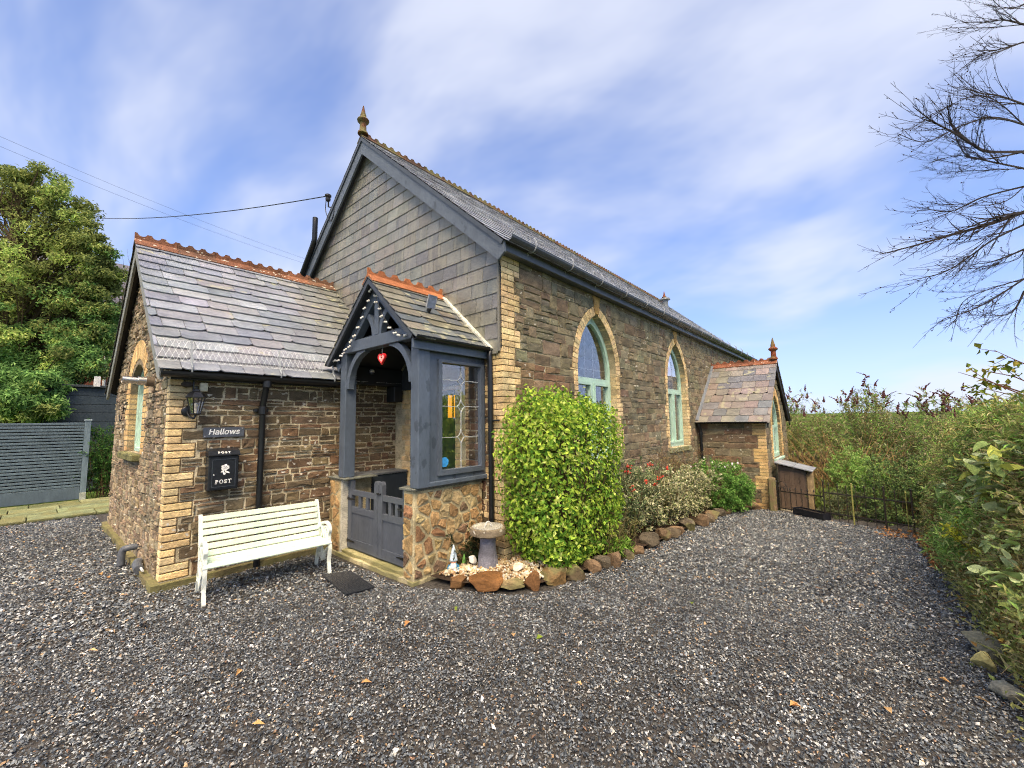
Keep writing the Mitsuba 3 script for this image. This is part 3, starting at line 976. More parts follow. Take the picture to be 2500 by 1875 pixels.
add(CH + '__window_sill', cbox(AX - 0.09, AX + 0.15, wy0 - 0.06, wy1 + 0.06, wz0 - 0.09, wz0 - 0.002, 0.012), 'mineral', lin(98, 98, 66), 2)
# concrete plinth, mossy
PL = CH + '__annexe_plinth'
def rough_strip(x0, x1, y0, y1, z0, z1, rng, step=0.12):
    m = trimesh.creation.box(bounds=[[x0, y0, z0], [x1, y1, z1]]).subdivide_to_size(0.14)
    V = np.array(m.vertices)
    V += (meshkit.noise(V * 9, 4)[:, None] - 0.5) * 0.03 * np.array([1, 1, 0.9])
    return V, np.array(m.faces)
add(PL, join([rough_strip(AX - 0.075, AX + 0.0, AY0 - 0.075, AY1 + 0.05, -0.25, 0.065, rg), rough_strip(AX + 0.001, -1.03, AY0 - 0.075, AY0 - 0.0, -0.25, 0.06, rg)]), 'mineral', lin(120, 112, 80), 2)
# annexe roof
AR = CH + '__annexe_roof'
ASLATE = [(138, 143, 151), (130, 135, 144), (147, 151, 158), (135, 139, 146), (124, 129, 138), (144, 145, 149)]
al = (AYC - 2.05) / ac


def aflag(u, v, r):
    return 1 if r.random() < 0.06 + 0.55 * max(0, u - 0.5) * 1.6 * (0.4 + 0.6 * (1 - abs(v - 0.45))) else 0


def atone(u, v, c, r):
    k = max(0, (u - 0.55) / 0.45) * 0.75 * (1 - 0.5 * max(0, v - 0.5))
    return c * (1 - k) + lin(92, 90, 66) * k * r.uniform(0.7, 1.15)


for sg in (-1, 1):
    d = np.array([0, sg * ac, -as_])
    n = np.array([0, sg * as_, ac])
    add(AR, plate(sbox(AX - 0.10, 0, -0.03, al - 0.01), frame((0, AYC, AZR), X, d, n), -0.05, -0.012), 'paint', lin(34, 35, 36))
    if sg < 0:
        slate_field(AR + '__slate', (AX - 0.14, AYC, AZR), X, d, n, -AX + 0.11, al + 0.03, 0.2, (0.2, 0.46), rg, ASLATE, aflag, most=300, th=0.013, chip=0.6, lift=0.021, tintf=atone)
    else:
        slate_field(CH + '__annexe_back_roof__slate', (AX - 0.14, AYC, AZR), X, d, n, -AX + 0.11, al + 0.05, 0.2, (0.25, 0.42), rg, [(72, 74, 66), (60, 64, 54)], lambda u, v, r: 2, most=40, th=0.012, chip=0.5, lift=0.018)
ridge(CH + '__annexe_ridge', (AX - 0.14, AYC, AZR + 0.014), X, Y, ASL, -AX + 0.11, rg, 0.47, [(132, 90, 68), (122, 82, 62), (142, 98, 74), (118, 86, 68)], 1, wing=0.17, crest=0.10)
for sg in (-1, 1):
    d, nrm = np.array([sg * ac, -as_]), np.array([sg * as_, ac])
    A = np.array([AYC, AZR - 0.03])
    B = A + d * (al - 0.02)
    pl = Polygon([(-q[0], q[1]) for q in (A, B, B - np.array([0, 0.12]), B - nrm * 0.15 - d * 0.05, A - np.array([0, 0.16 / ac]))]).buffer(0)
    add(CH + '__annexe_bargeboard', plate(pl, FAG, 0.09, 0.118), 'paint', lin(128, 128, 118), 1)
add(CH + '__annexe_gutter', gutter(AX - 0.12, -1.0, 2.03, 2.17, 0.055), 'paint', BLACK)
add(CH + '__annexe_fascia', cbox(AX - 0.02, -1.0, 2.10, 2.128, 2.10, 2.20, 0.003), 'paint', lin(30, 31, 34))
# wire snow guard on three brackets over the annexe gutter
SG = CH + '__snow_guard_mesh'
dn = np.array([0, -ac, -as_])
nn = np.array([0, -as_, ac])
e0 = np.array([0, AYC, AZR]) + dn * (al - 0.05) + nn * 0.04
wires = []
for q in (0.0, 0.235):
    a_ = e0 - dn * 0.235 * 0 + np.array([0, -0.02 + q * 0.25, 0.0 + q * 0.95]) * 1
    wires.append((a_ + X * (AX - 0.16), a_ + X * (-1.05)))
for k in range(32):
    xa = AX - 0.16 + k * 0.053
    for s in (1, -1):
        xb = xa + 0.10 * s
        if xb < AX - 0.16 or xb > -1.05 or xa > -1.05:
            continue
        wires.append((e0 + np.array([xa, -0.02, 0]), e0 + np.array([xb, 0.04, 0.223])))
P0, P1 = np.array([w[0] for w in wires]), np.array([w[1] for w in wires])
add(SG, sticks(P0, P1, np.full(len(P0), 0.0023), np.full(len(P0), 0.0023), 4), 'paint', lin(226, 228, 228))
for bx in (AX + 0.13, -1.72, -1.07):
    add(CH + '__snow_guard_bracket', join([bar(e0 + np.array([bx, -0.03, -0.02]), e0 + np.array([bx, 0.04, 0.24]), 0.02, 0.004), tube([e0 + np.array([bx, -0.03, -0.02]), e0 + np.array([bx, -0.075, -0.06]), e0 + np.array([bx, -0.06, -0.13]), e0 + np.array([bx, 0.02, -0.16])], 0.008, 5)]), 'paint', lin(150, 156, 160))
# downpipe in front of the annexe wall
DP = CH + '__downpipe'
add(DP, tube([(-1.86, 2.03, 2.13), (-1.862, 2.06, 2.02), (-1.862, 2.13, 1.86), (-1.862, 2.135, 1.4), (-1.862, 2.135, 0.7), (-1.862, 2.135, 0.02)], 0.034, 14), 'gloss', BLACK, smooth=True)
add(DP + '__collar', join([lathe([(0.036, 0), (0.048, 0.005), (0.048, 0.075), (0.04, 0.085)], (-1.86, 2.03, 2.05), 14)]), 'gloss', BLACK)
add(DP + '__collar', join([lathe([(0.036, 0), (0.046, 0.006), (0.046, 0.09), (0.036, 0.1)], (-1.862, 2.133, 1.74), 14), cbox(-1.94, -1.79, 2.16, 2.21, 1.77, 1.81)]), 'gloss', BLACK)

# ------------------------------------------------------------------ timber porch
PX, PY0, PY1 = -1.026, 0.324, 1.93
FP = frame((PX, 0, 0), -Y, Z, -X)
YP = lambda pts: Polygon([(-y, z) for y, z in pts])
PT = lin(84, 94, 108)
rg = np.random.default_rng(31)
# low stone walls on a concrete footing, with a slate cap
mort = lin(188, 176, 140)


def crazy(key, region, fr, rng, cell, joint, proud, pal, most=120):
    x0, y0, x1, y1 = region.bounds
    nx, ny = max(1, int(round((x1 - x0) / cell))), max(2, int(round((y1 - y0) / cell * 1.15)))
    pts = [((x0 + (i + 0.5 + (0.25 if j % 2 else -0.25) * (nx > 1)) * (x1 - x0) / nx + rng.normal(0, 0.27 * cell), y0 + (j + 0.5) * (y1 - y0) / ny + rng.normal(0, 0.25 * cell))) for j in range(-1, ny + 1) for i in range(-1, nx + 1) if nx == 1 or rng.random() > 0.14]
    vr = Voronoi(np.array(pts))
    items = []
    for ri in vr.point_region:
        r = vr.regions[ri]
        if not r or -1 in r:
            continue
        g = Polygon(vr.vertices[r]).intersection(region).buffer(-joint * rng.uniform(0.35, 0.8))
        if g.is_empty or g.geom_type != 'Polygon' or g.area < 0.0009:
            continue
        g = g.buffer(-0.006).buffer(0.006) if g.area > 0.003 else g
        if g.is_empty or g.geom_type != 'Polygon':
            continue
        items.append((stone(g.simplify(0.004), fr, proud * rng.uniform(0.6, 1.3), rng, n=10, rough=1.5, bev=0.2), 'mineral', pick(pal, rng, 0.22), 0, g.area))
    pieces(key, items, most)


PWK = CH + '__porch_wall'
add(PWK, cbox(PX, -0.03, PY0, 0.505, -0.25, 0.915, 0.01), 'mineral', mort)
crazy(PWK + '__stone', sbox(PX + 0.01, 0.03, -0.035, 0.905), frame((0, PY0, 0), X, Z, -Y), rg, 0.132, 0.026, 0.016, PSTONE)
crazy(PWK + '__stone', sbox(-0.498, 0.03, -0.332, 0.9), FP, rg, 0.135, 0.022, 0.015, PSTONE)
PWL = numbered(CH + '__porch_wall')
add(PWL, cbox(PX, -0.6, 1.85, 2.135, -0.25, 0.915, 0.01), 'mineral', mort)
crazy(PWL + '__stone', sbox(-2.125, 0.03, -1.87, 0.9), FP, rg, 0.135, 0.022, 0.015, PSTONE)
add(CH + '__gate_jamb', cbox(PX - 0.004, PX + 0.12, 1.815, 1.848, 0.0, 0.91, 0.004), 'mineral', lin(196, 192, 176))
add(CH + '__porch_footing', join([rough_strip(PX - 0.03, -0.01, PY0 - 0.03, PY0 + 0.1, -0.3, 0.02, rg), rough_strip(PX - 0.03, PX + 0.1, PY0 + 0.102, 2.13, -0.3, 0.03, rg)]), 'mineral', lin(186, 176, 140), 2)
add(CH + '__threshold', rough_strip(PX + 0.01, -0.1, 0.505, 1.845, -0.2, 0.066, rg), 'mineral', lin(168, 160, 118), 2)
add(CH + '__wall_cap', cbox(PX - 0.03, -0.0, PY0 - 0.03, 0.55, 0.917, 0.942, 0.005), 'mineral', lin(104, 106, 98))
add(CH + '__wall_cap', cbox(PX - 0.03, -0.6, 1.70, 2.16, 0.917, 0.938, 0.005), 'mineral', lin(104, 106, 98))
# posts, beams, curved braces
pz0 = 0.944
add(CH + '__porch_post', cbox(PX, PX + 0.15, 0.256, 0.394, pz0, 2.60, 0.006), 'paint', PT, 1)
add(CH + '__porch_post', cbox(PX, PX + 0.15, 1.79, 1.93, pz0 - 0.004, 2.518, 0.006), 'paint', PT)
PR, PZR = 1.09, 3.35
psl = math.atan2(PZR - 2.53, PR - 0.2)
pc, ps = math.cos(psl), math.sin(psl)
add(CH + '__tie_beam', cbox(PX - 0.012, PX + 0.10, 0.33, 2.0, 2.52, 2.662, 0.006), 'paint', PT)
for sg, ye in ((-1, 0.25), (1, 2.06)):
    d, nrm = np.array([sg * pc, -ps]), np.array([sg * ps, pc])
    A = np.array([PR, PZR - 0.05])
    L_ = abs(ye - PR) / pc
    B = A + d * L_
    q = YP([A, B, B - nrm * 0.13 + d * 0.02, np.array([PR, A[1] - 0.13 / pc])]).buffer(0)
    q = q.difference(YP([(0.3, 2.515), (2.05, 2.515), (2.05, 2.664), (0.3, 2.664)])) if False else q
    add(CH + '__porch_rafter', plate(q, FP, -0.09, -0.013) if False else plate(q.difference(sbox(-2.0, 2.4, -0.33, 2.665)), FP, -0.09, 0.004), 'paint', PT)
    # bargeboard, flying in front
    A2 = np.array([PR, PZR - 0.02])
    B2 = A2 + d * (L_ + 0.05)
    q = YP([A2, B2, B2 - nrm * 0.05, np.array([PR, A2[1] - 0.05 / pc])]).buffer(0)
    add(CH + '__porch_bargeboard', plate(q, FP, 0.09, 0.115), 'paint', lin(60, 66, 74))
add(CH + '__king_post', cbox(PX - 0.006, PX + 0.08, 1.036, 1.126, 2.664, 3.19, 0.004), 'paint', PT)


def arc_piece(c, r0, r1, a0, a1, n=12):
    t = np.radians(np.linspace(a0, a1, n))
    return YP([(c[0] + r1 * math.cos(q), c[1] + r1 * math.sin(q)) for q in t] + [(c[0] + r0 * math.cos(q), c[1] + r0 * math.sin(q)) for q in t[::-1]])


rake = YP([(PR, PZR - 0.19), (PR - 0.75, PZR - 0.19 - 0.75 * ps / pc), (PR + 0.75, PZR - 0.19 - 0.75 * ps / pc)])
for sg in (-1, 1):
    q = arc_piece((PR + sg * 0.40, 2.66), 0.30, 0.365, 180 if sg > 0 else 0, 95 if sg > 0 else 85)
    add(CH + '__strut', plate(q.intersection(rake).buffer(0), FP, -0.075, -0.004), 'paint', PT)
    yb = 0.394 if sg < 0 else 1.79
    cy = yb - sg * 0.50
    q = arc_piece((cy, 2.06), 0.445, 0.515, 0 if sg > 0 else 180, 82 if sg > 0 else 98)
    q = q.intersection(sbox(-1.79, 2.0, -0.394, 2.518))
    add(CH + '__curved_brace', plate(q, FP, -0.085, -0.012), 'paint', PT)
# side panel with the leaded window
FPS = frame((0, PY0 - 0.035, 0), X, Z, -Y)
wx0, wx1, wz0_, wz1_ = -0.70, -0.095, 1.10, 2.285
SP = CH + '__porch_side_panel'
add(SP, plate(sbox(PX + 0.152, pz0, 0.0, 2.47).difference(sbox(wx0 - 0.02, wz0_ - 0.02, wx1 + 0.02, wz1_ + 0.02)), FPS, -0.05, 0.0), 'paint', lin(76, 85, 98), 1)
add(CH + '__porch_sill', cbox(PX + 0.152, 0.0, PY0 - 0.065, PY0 - 0.036, pz0, pz0 + 0.05, 0.006), 'paint', PT, 1)
WN = numbered(CH + '__window')
o_, i_ = sbox(wx0 - 0.05, wz0_ - 0.055, wx1 + 0.05, wz1_ + 0.03), sbox(wx0, wz0_, wx1, wz1_)
add(WN + '__frame', plate(o_.difference(i_), FPS, -0.04, 0.022), 'paint', lin(80, 89, 102))
scene[WN + '__pane'] = mikit.ply((np.array([[wx0, PY0, wz0_], [wx1, PY0, wz0_], [wx1, PY0, wz1_], [wx0, PY0, wz1_]]), np.array([[0, 1, 2], [0, 2, 3]])), 'pane_glass')
wcx, lw = (wx0 + wx1) / 2 + 0.02, 0.0065
ld = []
def seg(a, b, w=lw):
    ld.append(LineString([a, b]).buffer(w / 2, cap_style='square'))
for k, zz in enumerate((1.45, 1.80, 2.10)):
    s = 0.055
    seg((wx0, zz), (wcx - s, zz))
    seg((wcx + s, zz), (wx1, zz))
    for sx in (-1, 1):
        ld.append(LineString([(wcx + sx * s, zz), (wcx + sx * 0.018, zz + 0.035), (wcx, zz + 0.085)]).buffer(lw / 2))
        ld.append(LineString([(wcx + sx * s, zz), (wcx + sx * 0.022, zz - 0.03), (wcx, zz - 0.075)]).buffer(lw / 2))
for a_, b_ in ((wz0_, 1.375), (1.535, 1.725), (1.885, 2.025), (2.185, wz1_)):
    seg((wcx, a_), (wcx, b_))
add(WN + '__leading', plate(unary_union(ld), frame((0, PY0, 0), X, Z, -Y), 0.001, 0.006), 'paint', lin(190, 194, 196))
oc = Polygon([(wx0 + 0.075 + 0.058 * math.cos(t), wz0_ + 0.082 + 0.058 * math.sin(t)) for t in np.radians(np.arange(22.5, 360, 45))])
single('window_sticker', plate(oc, frame((0, PY0, 0), X, Z, -Y), 0.007, 0.0085), 'gloss', lin(64, 150, 214), 'bright blue octagonal sticker in the lower corner of the porch window', 'sticker')
# fascia, gutter and roof of the porch
add(CH + '__porch_fascia', cbox(PX - 0.10, 0.03, 0.215, 0.24, 2.385, 2.49, 0.004), 'paint', PT)
add(CH + '__porch_gutter', gutter(PX - 0.11, 0.06, 0.175, 2.515, 0.045), 'paint', BLACK)
pl_ = (PR - 0.19) / pc
PRF = CH + '__porch_roof'
PSL = [(108, 112, 110), (98, 102, 102), (120, 118, 106), (92, 98, 102), (112, 108, 96)]
for sg in (-1, 1):
    d, n = np.array([0, sg * pc, -ps]), np.array([0, sg * ps, pc])
    L2 = pl_ if sg < 0 else pl_ + 0.16
    add(PRF, plate(sbox(PX - 0.09, 0, -0.03, L2 - 0.01), frame((0, PR, PZR), X, d, n), -0.045, -0.01), 'paint', lin(38, 42, 48))
    slate_field(PRF + '__slate', (PX - 0.125, PR, PZR), X, d, n, -PX + 0.10, L2 + 0.03, 0.165, (0.22, 0.5), rg, PSL, lambda u, v, r: 1 if r.random() < 0.7 else 0, most=60, th=0.010, chip=0.5, lift=0.016)
ridge(CH + '__porch_ridge', (PX - 0.125, PR, PZR + 0.014), X, Y, psl, -PX + 0.10, rg, 0.56, [(164, 104, 70), (154, 96, 66), (170, 112, 78)], 0, wing=0.15, crest=0.09)
# pale mortar flashing where the porch roof meets the slate hanging
d, n = np.array([0, -pc, -ps]), np.array([0, -ps, pc])
q = LineString([(0.0, 0.12), (0.01, 0.4), (-0.006, 0.7), (0.006, pl_ + 0.02)]).buffer(0.042)
add(CH + '__flashing', plate(q, frame((-0.055, PR, PZR), X, d, n), 0.012, 0.035), 'mineral', lin(205, 205, 190))
# dark lining inside: wall plate, ledge, back boarding, lamp
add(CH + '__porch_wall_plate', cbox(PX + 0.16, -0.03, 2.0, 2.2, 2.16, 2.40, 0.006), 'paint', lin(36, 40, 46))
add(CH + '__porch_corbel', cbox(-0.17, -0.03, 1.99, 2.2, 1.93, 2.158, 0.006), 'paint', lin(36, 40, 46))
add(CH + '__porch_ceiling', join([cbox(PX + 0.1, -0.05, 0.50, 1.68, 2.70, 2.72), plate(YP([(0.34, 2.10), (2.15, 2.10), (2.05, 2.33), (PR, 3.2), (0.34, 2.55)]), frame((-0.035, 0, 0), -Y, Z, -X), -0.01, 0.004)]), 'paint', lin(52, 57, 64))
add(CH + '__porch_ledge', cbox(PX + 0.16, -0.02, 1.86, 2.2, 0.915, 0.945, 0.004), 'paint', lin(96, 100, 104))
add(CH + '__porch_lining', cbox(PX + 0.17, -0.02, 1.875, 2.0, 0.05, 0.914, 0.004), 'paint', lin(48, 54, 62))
# door
DR = numbered(CH + '__door')
fd = frame((0.10, 0, 0), -Y, Z, -X)
dp = sbox(-DO[1] + 0.03, DO[2], -DO[0] - 0.03, DO[3])
lights = [sbox(-1.135, 1.68, -1.022, 1.99), sbox(-1.012, 1.68, -0.90, 1.99), sbox(-1.45, 1.68, -1.255, 1.99)]
add(DR, plate(dp.difference(unary_union(lights)), fd, -0.04, 0.0), 'paint', lin(40, 56, 46))
add(CH + '__door_frame', plate(sbox(-DO[1], DO[2], -DO[0], DO[3]).difference(dp), fd, -0.05, 0.03), 'paint', lin(44, 50, 58))
for q in lights:
    k = add(DR + '__glass_light', plate(q, fd, -0.03, -0.02), 'amber')
    scene[k]['emitter'] = {'type': 'area', 'radiance': {'type': 'rgb', 'value': [0.15, 0.066, 0.006]}}
# porch gates
GX = PX + 0.07
FGT = frame((GX, 0, 0), -Y, Z, -X)
GC = lin(82, 88, 98)
for y0, y1, hinge in ((0.535, 1.105, 'r'), (1.112, 1.80, 'l')):
    GA = numbered(CH + '__gate')
    zb, zt_ = 0.085, 0.79
    sw = 0.085
    horn = lambda a, b: YP([(a, zb), (b, zb), (b, 0.905), (b - (b - a) * 0.25, 0.94), (a + (b - a) * 0.25, 0.94), (a, 0.905)])
    for a, b in ((y0, y0 + sw), (y1 - sw, y1)):
        add(GA + '__stile', plate(horn(a, b), FGT, -0.05, 0.0), 'paint', GC)
    a, b = y0 + sw + 0.001, y1 - sw - 0.001
    for z0, z1 in ((zt_ - 0.06, zt_), (0.515, 0.585), (zb, zb + 0.11)):
        add(GA + '__rail', plate(sbox(-b, z0, -a, z1), FGT, -0.046, -0.004), 'paint', GC)
    w = (b - a) / 3
    for k in (1, 2):
        add(GA + '__slat', plate(sbox(-(a + w * k + 0.028), 0.586, -(a + w * k - 0.028), zt_ - 0.061), FGT, -0.04, -0.012), 'paint', GC)
    add(GA + '__panel', plate(sbox(-b, zb + 0.111, -a, 0.514), FGT, -0.036, -0.016), 'paint', GC)
    hy = y0 if hinge == 'r' else y1
    s = 1 if hinge == 'r' else -1
    for z in (0.17, 0.68):
        add(GA + '__hinge', plate(YP([(hy, z - 0.018), (hy + s * 0.17, z - 0.006), (hy + s * 0.19, z + 0.0), (hy + s * 0.17, z + 0.006), (hy, z + 0.018)]), FGT, 0.001, 0.008), 'paint', BLACK)
add(CH + '__gate__latch', cbox(GX - 0.02, GX - 0.001, 1.04, 1.12, 0.80, 0.815), 'paint', BLACK)
# porch downpipe
DP2 = numbered(CH + '__downpipe')
add(DP2, tube([(-0.03, 0.175, 2.50), (-0.045, 0.17, 2.42), (-0.05, 0.16, 2.35), (-0.05, 0.155, 1.6), (-0.05, 0.155, 0.8), (-0.05, 0.155, -0.05)], 0.033, 14), 'gloss', BLACK, smooth=True)
add(DP2 + '__bracket', join([lathe([(0.038, 0), (0.038, 0.025)], (-0.05, 0.155, 1.62), 12), cbox(-0.06, -0.035, 0.02, 0.12, 1.622, 1.645)]), 'gloss', BLACK)

# ------------------------------------------------------------------ far entrance porch
QX0, QX1, QXC, QY = 7.245, 10.42, 8.835, -1.48
QZE, QZR = 1.55, 3.08
rg = np.random.default_rng(41)
qsl = math.atan2(QZR - 1.55, QXC - 7.14)
qc, qs = math.cos(qsl), math.sin(qsl)
EW = CH + '__entrance_wall'
FE = frame((QX0, 0, 0), -Y, Z, -X)        # u = -y
FEF = frame((0, QY, 0), X, Z, -Y)
add(EW, plate(sbox(0.0, -1.0, -QY, QZE), FE, -0.2, 0), 'mineral', lin(150, 136, 108))
qq = []
z, k = -0.6, 0
while z < QZE - 0.05:
    w = 0.26 if (k // 4) % 2 == 0 else 0.16
    brick(EW + '__brick', cbox(QX0 - 0.005, QX0 + 0.11, QY - 0.005, QY + w, z, z + bh), rg, [(210, 178, 124), (206, 172, 118), (216, 186, 132)])
    qq.append(sbox(-QY - w - 0.006, z - 0.006, -QY + 0.1, z + cz))
    z += cz
    k += 1
rubble(EW + '__stone', sbox(0.0, -1.0, -QY, QZE).difference(unary_union(qq)), FE, rg, [(134, 108, 86), (126, 116, 94), (118, 112, 92), (140, 114, 90), (122, 104, 86)], 0.42, 0.2, 0.2, 0.13, 0.016, 0.012, flags=(0, 0, 1), most=80)
EF = CH + '__entrance_front'
gp2 = Polygon([(QX0, -1), (QX1, -1), (QX1, QZE), (QXC, QZR - 0.12), (QX0, QZE)])
eo = arch(QXC - 0.05, 0.62, 0.62, 1.35, 0.85)
add(EF, plate(gp2.difference(eo), FEF, -0.2, 0), 'mineral', lin(120, 108, 86))
rk = (0.62 ** 2 + 0.85 ** 2) / 1.24
bo = arch(QXC - 0.05, 0.62 + 0.22, 0.62, 1.35, 1.12)
z, k = 0.62, 0
while z < 1.33:
    for sg in (-1, 1):
        w = 0.33 if (k // 2) % 2 else 0.22
        xa, xb = QXC - 0.05 + sg * 0.62, QXC - 0.05 + sg * (0.62 + w)
        brick(EF + '__brick', cbox(min(xa, xb), max(xa, xb), QY - 0.005, QY + 0.12, z, z + bh), rg, [(210, 178, 124), (206, 172, 118)])
    z += cz
    k += 1
c0 = QXC - 0.05 + 0.62 - rk
for sg in (1, -1):
    for k in range(13):
        t1_ = math.asin(0.85 / rk) - 0.03
        t0, t1 = t1_ * k / 13 + 0.006, t1_ * (k + 1) / 13 - 0.006
        q = np.array([[c0 + (rk + o) * math.cos(t), 1.35 + (rk + o) * math.sin(t)] for o, t in ((0, t0), (0.22, t0), (0.22, t1), (0, t1))])
        if sg < 0:
            q[:, 0] = 2 * (QXC - 0.05) - q[:, 0]
            q = q[::-1]
        brick(EF + '__brick', stone(Polygon(q), FEF, 0.006, rg, n=6, back=-0.12, rough=0.25, bev=0.06), rg, [(210, 178, 124), (206, 172, 118)])
rubble(EF + '__stone', gp2.buffer(-0.02).difference(unary_union([bo, sbox(QXC - 1.02, 0.5, QXC + 0.95, 1.36)])), FEF, rg, NSTONE, 0.4, 0.2, 0.16, 0.1, 0.014, 0.012, most=80)
WN = numbered(CH + '__window')
ei = arch(QXC - 0.05, 0.53, 0.72, 1.35, 0.73)
add(WN + '__frame', join([plate(eo.buffer(-0.003).difference(ei), FEF, -0.13, -0.06), plate(unary_union([sbox(QXC - 0.085, 0.6, QXC - 0.015, 1.4), sbox(QXC - 0.9, 1.36, QXC + 0.9, 1.43)]).intersection(ei.buffer(0.03)), FEF, -0.122, -0.066)]), 'paint', SAGE)
add(WN + '__sill_board', cbox(QXC - 0.70, QXC + 0.6, QY - 0.06, QY + 0.1, 0.56, 0.618), 'paint', SAGE)
m = plate(ei, FEF, -0.1, -0.099)
V, F = vf(m)
nd = np.abs(np.cross(V[F[:, 1]] - V[F[:, 0]], V[F[:, 2]] - V[F[:, 0]])[:, 1])
scene[WN + '__pane'] = mikit.ply((V, F[(nd > 1e-9) & (np.abs(V[F].mean(1)[:, 1] - QY - 0.1) < 6e-4)]), 'pane_glass')
add(CH + '__entrance_interior', cbox(QX0 + 0.7, QX1 - 0.7, -0.5, -0.45, 0.0, 2.0), 'paint', lin(52, 50, 48))
ER = CH + '__entrance_roof'
ql_ = (QXC - 7.13) / qc
ESL = [(136, 126, 120), (130, 122, 118), (122, 121, 122), (142, 130, 122), (132, 128, 118), (116, 117, 120)]
for sg in (-1, 1):
    d, n = np.array([sg * qc, 0, -qs]), np.array([sg * qs, 0, qc])
    add(ER, plate(sbox(0.01, 0, 1.57, ql_ - 0.01), frame((QXC, 0, QZR), -Y, d, n), -0.05, -0.012), 'paint', lin(30, 30, 32))
    slate_field(ER + '__slate' if sg < 0 else CH + '__entrance_back_roof__slate', (QXC, 0, QZR), -Y, d, n, 1.6, ql_ + 0.03, 0.25, (0.285, 0.3), rg, ESL, lambda u, v, r: 1 if r.random() < 0.35 else 0, most=90 if sg < 0 else 0, th=0.008, chip=0.1, lift=0.012, round_row=4)
ridge(CH + '__entrance_ridge', (QXC, 0.0, QZR + 0.012), -Y, X, qsl, 1.6, rg, 0.53, [(150, 96, 72), (140, 90, 68)], 1, wing=0.14, crest=0.09, teeth=3)
finial(CH + '__finial', (QXC, -1.52, QZR + 0.05), 1.12, (140, 76, 50))
for sg in (-1, 1):
    A, B = np.array([QXC, QZR - 0.02]), np.array([QXC + sg * (ql_ * qc), QZR - 0.02 - ql_ * qs])
    add(CH + '__entrance_verge', plate(Polygon([A, B, B - [0, 0.12], A - [0, 0.15]]).buffer(0), FEF, 0.06, 0.085), 'paint', lin(34, 34, 38))
add(CH + '__entrance_gutter', gutter(-1.56, -0.02, 7.09, 1.535, 0.045, along='y'), 'paint', BLACK)
q = np.array([[0.035, 0], [0.035, 0.05]])
fl = [(7.2 - 0.06 + t * (QXC - 7.14), t * (QZR - 1.56) + 1.58) for t in (0, 1)]
add(CH + '__lead_flashing', bar((fl[0][0], -0.015, fl[0][1]), (fl[1][0], -0.015, fl[1][1]), 0.02, 0.12, up=Y), 'paint', lin(120, 126, 134))
DP3 = numbered(CH + '__downpipe')
add(DP3, tube([(7.09, -0.10, 1.50), (7.12, -0.10, 1.42), (7.17, -0.11, 1.35), (7.18, -0.11, 0.6), (7.18, -0.11, -0.45)], 0.034, 10), 'gloss', BLACK, smooth=True)
add(DP3 + '__collar', lathe([(0.036, 0), (0.048, 0.005), (0.048, 0.07), (0.036, 0.08)], (7.18, -0.11, 1.22), 10), 'gloss', BLACK)

# ------------------------------------------------------------------ things on and before the annexe wall
rg = np.random.default_rng(51)
BE = thing('garden_bench', 'pale green slatted garden bench with ornate cast ends on the gravel', 'bench')
b0 = np.array([-2.515, 1.43, 0.0])
be, bb = np.array([0.9945, -0.1045, 0.0]), np.array([0.1045, 0.9945, 0.0])
BL = 1.11
IRON, WOOD = lin(224, 231, 220), lin(212, 228, 204)


def ls(pts, w):
    return LineString(pts).buffer(w / 2, resolution=4, join_style=1)


def curve(p, n=14):
    """smooth curve through the points"""
    p = np.asarray(p, float)
    t = np.linspace(0, len(p) - 1, n * (len(p) - 1) + 1)
    i = np.clip(t.astype(int), 0, len(p) - 2)
    f = (t - i)[:, None]
    g = lambda k: p[np.clip(k, 0, len(p) - 1)]
    return 0.5 * (2 * g(i) + (g(i + 1) - g(i - 1)) * f + (2 * g(i - 1) - 5 * g(i) + 4 * g(i + 1) - g(i + 2)) * f * f + (3 * g(i) - g(i - 1) - 3 * g(i + 1) + g(i + 2)) * f ** 3)


wheel_c = (0.105, 0.405)
endp = [ls(curve([(-0.01, 0.0), (0.02, 0.12), (0.0, 0.25), (0.01, 0.32)]), 0.030),
        ls(curve([(0.42, 0.0), (0.375, 0.14), (0.335, 0.28), (0.345, 0.42), (0.40, 0.56), (0.445, 0.69), (0.462, 0.715)]), 0.030),
        ls(curve([(0.0, 0.315), (0.12, 0.30), (0.24, 0.305), (0.335, 0.30)]), 0.028),
        ls(curve([(0.36, 0.45), (0.29, 0.455), (0.22, 0.50), (0.12, 0.52), (0.04, 0.505), (0.005, 0.455), (0.03, 0.40), (0.02, 0.33)]), 0.026),
        ls(curve([(0.335, 0.30), (0.25, 0.33), (0.21, 0.40), (0.235, 0.46)]), 0.016),
        ls(curve([(0.01, 0.28), (0.13, 0.20), (0.2, 0.1), (0.30, 0.14), (0.375, 0.12)]), 0.020), ls(curve([(0.335, 0.29), (0.26, 0.22), (0.2, 0.1)]), 0.018),
        Point(wheel_c).buffer(0.082, 16).difference(Point(wheel_c).buffer(0.068, 16)), Point(wheel_c).buffer(0.024, 8)]
endp += [ls([(wheel_c[0] + 0.02 * math.cos(t), wheel_c[1] + 0.02 * math.sin(t)), (wheel_c[0] + 0.072 * math.cos(t), wheel_c[1] + 0.072 * math.sin(t))], 0.010) for t in np.arange(12) * np.pi / 6]
endp = unary_union(endp)
for e in (0.0, BL):
    add(BE + '__end_frame', plate(endp, frame(b0 + be * e, bb, Z, be), -0.016, 0.016), 'paint', IRON)


